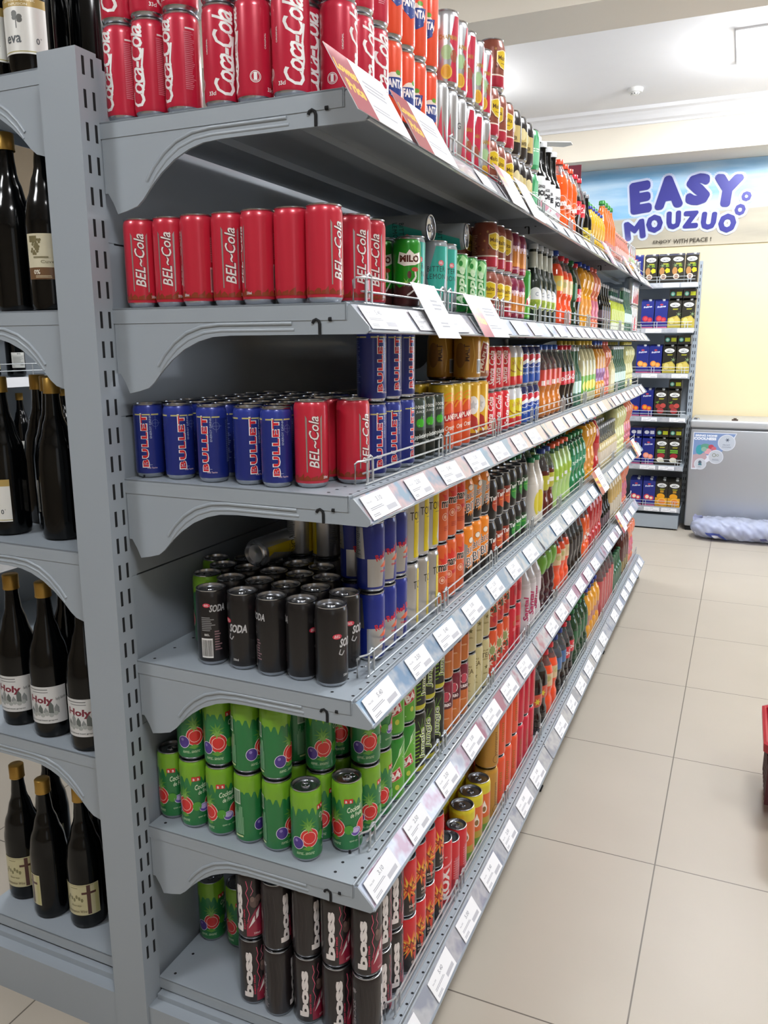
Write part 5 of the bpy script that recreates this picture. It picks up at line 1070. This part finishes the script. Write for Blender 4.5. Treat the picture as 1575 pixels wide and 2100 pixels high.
# ---------------------------------------------------------------- carton rack against the back wall
RZ = [1.885, 1.555, 1.218, .885, .510, .180]
rk = root('carton_rack', 'grey wall shelving full of juice cartons beside the freezer', 'shelving', (0, 5.42, 0))
m = MB(); m.box(-1.6, .36, .05, .62, .38, 2.0, STEEL); m.obj('back_panel', rk)
m = MB(); m.box(.622, .30, 0, .662, .38, 2.06, STEEL)
for k in range(38): z = 2.02-.05*k; m.box(.632, .2994, z-.013, .637, .3005, z+.013, STEELD); m.box(.647, .2994, z-.013, .652, .3005, z+.013, STEELD)
m.obj('upright_post', rk)
m = MB(); m.box(-1.6, .0, .012, .632, .36, .118, STEEL); m.box(-1.6, .01, 0, .60, .34, .012, STEELD); m.obj('base', rk)
for li, z in enumerate(RZ):
    m = MB(); m.box(-1.6, .0, z-.022, .642, .36, z, STEEL); m.box(-1.6, -.006, z-.040, .642, .0, z, STEEL); o = m.obj('shelf', rk)
    m = MB(); m.box(-1.6, -.0095, z-.034, .635, -.0065, z-.004, RAILM[5]); m.obj('price_rail', o)
    m = MB()
    for dz in (.022, .045): m.tube([(-1.58, .012, z+dz), (.63, .012, z+dz)], .0022, WIRE)
    for k in range(9):
        for q in (-.01, .01): m.tube([(-1.17+.22*k+q, .012, z), (-1.17+.22*k+q, .012, z+.045)], .0022, WIRE)
    m.obj('wire_guard', o)
for li, (z, xs_) in enumerate(zip(RZ, [(.465, .595), (.22, .36, .59), (.20, .35, .57), (.20, .37, .575), (.22, .38, .52), (.30, .43, .56)])):
    for i, x in enumerate(xs_[-2:]):
        me = TM[(i+li) % 3]; o = bpy.data.objects.new('price_tag', me); COL.objects.link(o)
        o.matrix_world = Matrix.Translation((x, 5.4095, z-.019))@Matrix.Rotation(-PI/2, 4, 'Z')@Matrix.Diagonal((1, 1, .68, 1))
        o['label'] = f'white price tag on the carton rack, {ORD[li]} rail down, {["left", "right"][i]} one'; o['category'] = 'price tag'; o['group'] = 'price tags on the carton rack'
rows_ = [('c_s_pine', 'c_s_pine', [.215, .312, .410, .545, .632-.03]), None]
plan = [
    [('c_s_pine', x, 'black carton with pineapple print') for x in (.312, .410, .500, .600)],
    [('c_ft_red', x, 'blue carton with red fruit print') for x in (.305, .403)]+[('c_s_pear', x, 'black carton with pale pear print') for x in (.502, .600)],
    [('c_ft_peach', x, 'blue carton with orange peach print') for x in (.287, .385)]+[('c_s_pear', x, 'black carton with pale pear print') for x in (.486, .584)],
    [('c_ft_mango', x, 'blue carton with mango print') for x in (.245, .343)]+[('c_s_red', x, 'black carton with red fruit print') for x in (.443, .541)],
    [('c_ft_guava', x, 'blue carton with pink guava print') for x in (.275, .373)]+[('c_s_apple', x, 'black carton with red apple print') for x in (.471, .569)],
    [('c_ft_apple', x, 'blue carton with red apple print') for x in (.300, .398)]+[('c_s_orange', x, 'black carton with orange print') for x in (.496, .594-.003)]]
for li, pl in enumerate(plan):
    for i, (k_, x, dsc) in enumerate(pl):
        put(k_, (x, 5.475, RZ[li]+.001), -PI/2+math.radians((-3, 2, 4, -2)[(i+li) % 4]), f'{dsc}, {ORD[i]} from left, {ORD[li]} rack shelf', f'juice cartons, {ORD[li]} rack shelf')
        put(k_, (x-.004, 5.562, RZ[li]+.001), -PI/2+math.radians((3, -2, 1, -4)[(i+li) % 4]), f'{dsc}, {ORD[i]} from left, back row, {ORD[li]} rack shelf', f'juice cartons, {ORD[li]} rack shelf')
        if li in (1, 2, 4) and i >= 2 or li == 4 or (li == 3 and i == 3):
            key2 = k_
            r_ = put('c_s_top' if i >= 2 else k_, (x, 5.545, RZ[li]+.218+.032), 0, f'carton lying flat on the {dsc.split(" with ")[0]}s, {ORD[i]} from left, {ORD[li]} rack shelf', f'cartons lying flat, {ORD[li]} rack shelf', euler=(0, 0, 0))
            r_.matrix_world = Matrix.Translation((x, 5.455, RZ[li]+.2175+.033))@Matrix.Rotation(-PI/2, 4, 'Z')@Matrix.Rotation(math.radians(-90), 4, 'Y')
for i in range(7): put('c_ft_red' if i % 2 else 'c_ft_peach', (.205-.1*i, 5.475, RZ[0]+.001), -PI/2, f'blue carton hidden behind the gondola end, {ORD[i]} along, top rack shelf', 'cartons at the hidden left of the rack')

# ---------------------------------------------------------------- chest freezer, its sticker, the bag of water sachets, the basket
FZ = mat('freezer_silver', 'B4B8BE', .34, .55, noise=.02, nscale=2)
fz = root('chest_freezer', 'silver grey chest freezer with a corner sticker, against the back wall', 'freezer', (.675, 5.47, 0))
def rbox(name, parent, c0, c1, r, mt):
    bm = bmesh.new(); bmesh.ops.create_cube(bm, size=1)
    for v in bm.verts: v.co = Vector([c0[i]+(c1[i]-c0[i])*(v.co[i]+.5) for i in range(3)])
    bmesh.ops.bevel(bm, geom=bm.edges[:], offset=r, segments=3, affect='EDGES', profile=.5)
    me = bpy.data.meshes.new(name); bm.to_mesh(me); bm.free(); me.materials.append(mt)
    for p in me.polygons: p.use_smooth = True
    me.set_sharp_from_angle(angle=math.radians(40))
    o = bpy.data.objects.new(name, me); COL.objects.link(o); o.parent = parent; return o
rbox('freezer_body', fz, (0, 0, .035), (1.15, .50, .80), .012, FZ)
rbox('freezer_lid', fz, (-.006, -.008, .808), (1.156, .50, .868), .014, mat('freezer_lid_grey', 'BFC2C6', .36, .4))
m = MB(); m.box(.01, .01, 0, 1.14, .49, .036, STEELD); m.obj('freezer_base', fz)
m = MB(); m.box(.002, .0, .798, 1.148, .49, .812, mat('gasket_grey', '5A5C60', .6)); m.obj('lid_gasket', fz)
m = MB(); m.lathe([(.02, 0), (.02, .012), (.010, .016), (0, .016)], P('chrome'), 16); o = m.obj('hinge_cap', fz, (.035, .05, .867))
m = MB(); m.box(-.022, -.010, 0, .022, .012, .012, mat('freezer_clip', '4A3A30', .5)); m.box(-.010, -.006, .012, .012, .008, .02, mat('freezer_clip', '4A3A30', .5)); m.obj('lid_clip', fz, (.305, .03, .866))
art = [RECT(.022, .487, .330, .775, 'D8DCE8'), POLY([(.028, .50), (.028, .768), (.322, .768), (.315, .735), (.225, .735), (.225, .60), (.14, .575), (.10, .55)], '7A92BE'), POLY([(.028, .505), (.028, .60), (.12, .62), (.13, .56), (.09, .53)], 'B8A0A8'),
    POLY([(.023, .486), (.331, .776), (.40, .776), (.40, .40), (.023, .40)], FZ),
    T('BRING HOME', .115, .750, .155, .016, 'E8ECF4', 0, 0, .05), T('COOLNESS', .108, .727, .160, .022, 'E8ECF4', 0, 0, .06),
    ELL(.075, .640, .028, .038, '3E9AA8'), ELL(.115, .668, .035, .020, '5E9A86'), ELL(.155, .665, .020, .018, 'B84A5A'), ELL(.175, .652, .018, .016, 'C86A7A'), ELL(.135, .630, .026, .022, 'D8A0A8'), ELL(.105, .645, .02, .018, '8AB0A0'),
    ELL(.262, .701, .062, .062, 'D4D8E4', 30), ELL(.262, .701, .057, .057, 'BCC4D0', 30), STAR(.266, .722, .006, .020, 6, '4A5468'), T('FROST', .262, .684, .052, .011, '8A90A4', 0, 0, .03), T('COOLING', .262, .668, .062, .010, '8A90A4', 0, 0, .03),
    ELL(.193, .590, .054, .054, 'D4D8E4', 30), ELL(.193, .590, .049, .049, 'BCC2CC', 30), RING(.180, .603, .014, .004, '7A806A'), RING(.204, .603, .009, .003, '7A806A'), SMALL(.193, .568, .05, .014, 3, '8A90A4'),
    ELL(.086, .530, .044, .044, 'D4D8E4', 30), ELL(.086, .530, .040, .040, 'C2C8D2', 30), ELL(.083, .543, .012, .014, '5A6474'), POLY([(.070, .520), (.098, .520), (.094, .536), (.074, .536)], '4A7A8A'), SMALL(.086, .508, .03, .008, 2, '8A90A4')]
art = [a for a in art if not (a[0] == 'p' and a[2] is FZ)]
art[0] = POLY([(.022, .487), (.022, .775), (.330, .775), (.300, .70), (.20, .60), (.06, .487)], 'D8DCE8')
art[1] = POLY([(.028, .56), (.028, .769), (.322, .769), (.298, .72), (.21, .60), (.12, .60)], '7A92BE')
art[2] = POLY([(.028, .497), (.028, .60), (.12, .62), (.13, .58), (.06, .50)], 'B8A0A8')
me = artwork('corner_sticker', art, None, 0, .0006); me.transform(Matrix(((0, 1, 0, 0), (-1, 0, 0, 0), (0, 0, 1, 0), (0, 0, 0, 1))))
o = bpy.data.objects.new('corner_sticker', me); COL.objects.link(o); o.parent = fz
# bag of sachet water
t = root('water_sachet_bag', 'clear plastic bag of water sachets lying on the floor before the freezer', 'bag', (1.09, 5.275, 0))
BAGM = mat('bag_plastic', 'D6DCF0', .24, 0, .3, .55, 1.15)
def bag_pt(a, b):                            # a around, b along
    n = math.sin(b*9+a*2)*.07+math.sin(b*23+a*5)*.045+math.sin(a*7-b*13)*.05+math.sin(b*41-a*9)*.03
    e = max(0, 1-abs(b)**5)**.5
    r = e*(1+n*.5)
    return Vector((.36*b*(1.0), .145*math.copysign(abs(math.cos(a))**.75, math.cos(a))*r, .078+.077*math.copysign(abs(math.sin(a))**.8, math.sin(a))*r))
NA, NB = 64, 110
vs = [bag_pt(2*PI*i/NA, -1+2*j/NB) for j in range(NB+1) for i in range(NA)]
zmin = min(v.z for v in vs); vs = [Vector((v.x, v.y, v.z-zmin+.001)) for v in vs]
m = MB(); m.add(vs, [(j*NA+i, j*NA+(i+1) % NA, (j+1)*NA+(i+1) % NA, (j+1)*NA+i) for j in range(NB) for i in range(NA)], BAGM, True); m.obj('bag_skin', t)
for k in range(8):                           # the sachets inside
    bb = -.78+.22*k; m = MB(); q = []
    for j in range(9):
        for i in range(14):
            a = 2*PI*i/14; c = -1+j/4; r = max(.02, (1-abs(c)**3))**.5
            q.append((.36*bb+.036*math.cos(a)*r+.02*math.sin(3*c+k), .115*c*.98, .066+.044*math.sin(a)*r+.008*math.sin(5*c+2*k)))
    m.add(q, [(j*14+i, j*14+(i+1) % 14, (j+1)*14+(i+1) % 14, (j+1)*14+i) for j in range(8) for i in range(14)], mat('sachet_film', 'C2C8E0', .3, 0, .3), True); m.obj('water_sachet', t)
def patch(name, b0, b1, a0, a1, mt, skew=0., lift=.0022):
    m = MB(); N = 14; q = []
    for j in range(N+1):
        for i in range(N+1):
            a = a0+(a1-a0)*i/N; b = b0+(b1-b0)*j/N+skew*(i/N-.5)
            p = bag_pt(a, b); c = Vector((p.x, 0, .078)); d = (p-c).normalized(); p = p+d*lift; q.append((p.x, p.y, p.z-zmin+.001))
    m.add(q, [(j*(N+1)+i, j*(N+1)+i+1, (j+1)*(N+1)+i+1, (j+1)*(N+1)+i) for j in range(N) for i in range(N)], mt, True); return m.obj(name, t)
patch('blue_print', -.58, -.30, PI*1.05, PI*1.42, P('3A4CA0'), .22)
patch('white_print', -.50, -.38, PI*1.12, PI*1.34, P('D8DCEC'), .12, .0034)
patch('dark_print', .36, .48, PI*1.10, PI*1.20, P('4A4C78'), .04)
m = MB(); m.add([(-.34, .0, .10), (-.30, -.03, .12), (-.27, .0, .15), (-.28, -.04, .175), (-.31, .0, .165), (-.33, -.02, .18), (-.345, .01, .15)], [(0, 1, 2), (0, 2, 6), (2, 3, 4), (2, 4, 6), (4, 5, 6)], mat('bag_tie', 'C9D0F0', .3)); m.obj('bag_tie', t)
# red basket, its rim just entering the frame on the right
t = root('shopping_basket', 'red plastic shopping basket standing on the floor at the right edge', 'basket', (1.375, 1.50, 0))
RP = mat('basket_red', 'B0202E', .35, 0, .2); RD = mat('basket_dark', '4A1A22', .5)
m = MB(); hx, hy = .215, .155
def ring(sx, sy, z): return [(sx*c, sy*s, z) for c, s in ((-1, -.86), (-.9, -1), (.9, -1), (1, -.86), (1, .86), (.9, 1), (-.9, 1), (-1, .86))]
lev = [ring(hx*.78, hy*.78, .004), ring(hx*.80, hy*.80, .02), ring(hx*.95, hy*.95, .215), ring(hx*.955, hy*.955, .235), ring(hx*1.03, hy*1.04, .236), ring(hx*1.035, hy*1.045, .262), ring(hx*1.0, hy*1.0, .266), ring(hx*.97, hy*.97, .262), ring(hx*.93, hy*.93, .21), ring(hx*.78, hy*.78, .022)]
vv = [p for l in lev for p in l]
m.add(vv, [(j*8+i, j*8+(i+1) % 8, (j+1)*8+(i+1) % 8, (j+1)*8+i) for j in range(len(lev)-1) for i in range(8)]+[tuple(range(8))[::-1], tuple(72+i for i in range(8))], RP)
for k in range(9):
    y = -.11+.0275*k; m.box(-hx*.93-.004, y-.006, .05, -hx*.86, y+.006, .18, RD)
m.obj('basket_body', t)
m = MB(); m.tube([(-.20, -.135, .262), (-.19, -.136, .275), (.19, -.136, .275), (.20, -.135, .262)], .006, RD, 8); m.obj('basket_handle', t)
m = MB(); m.tube([(-.20, .135, .262), (-.19, .136, .275), (.19, .136, .275), (.20, .135, .262)], .006, RD, 8); m.obj('basket_handle', t)
# small cards and a loose sign on the far top shelf
t = root('display_card', 'dark red hanging drinks card standing behind the cola bottles, top shelf', 'sign', (.30, 2.28, LV[0]))
m = MB(); m.box(-.06, -.003, .0, .06, .003, .33, P('6A1E30')); m.box(-.045, -.0036, .20, .045, .0036, .29, P('8A3A4A')); m.obj('card', t)
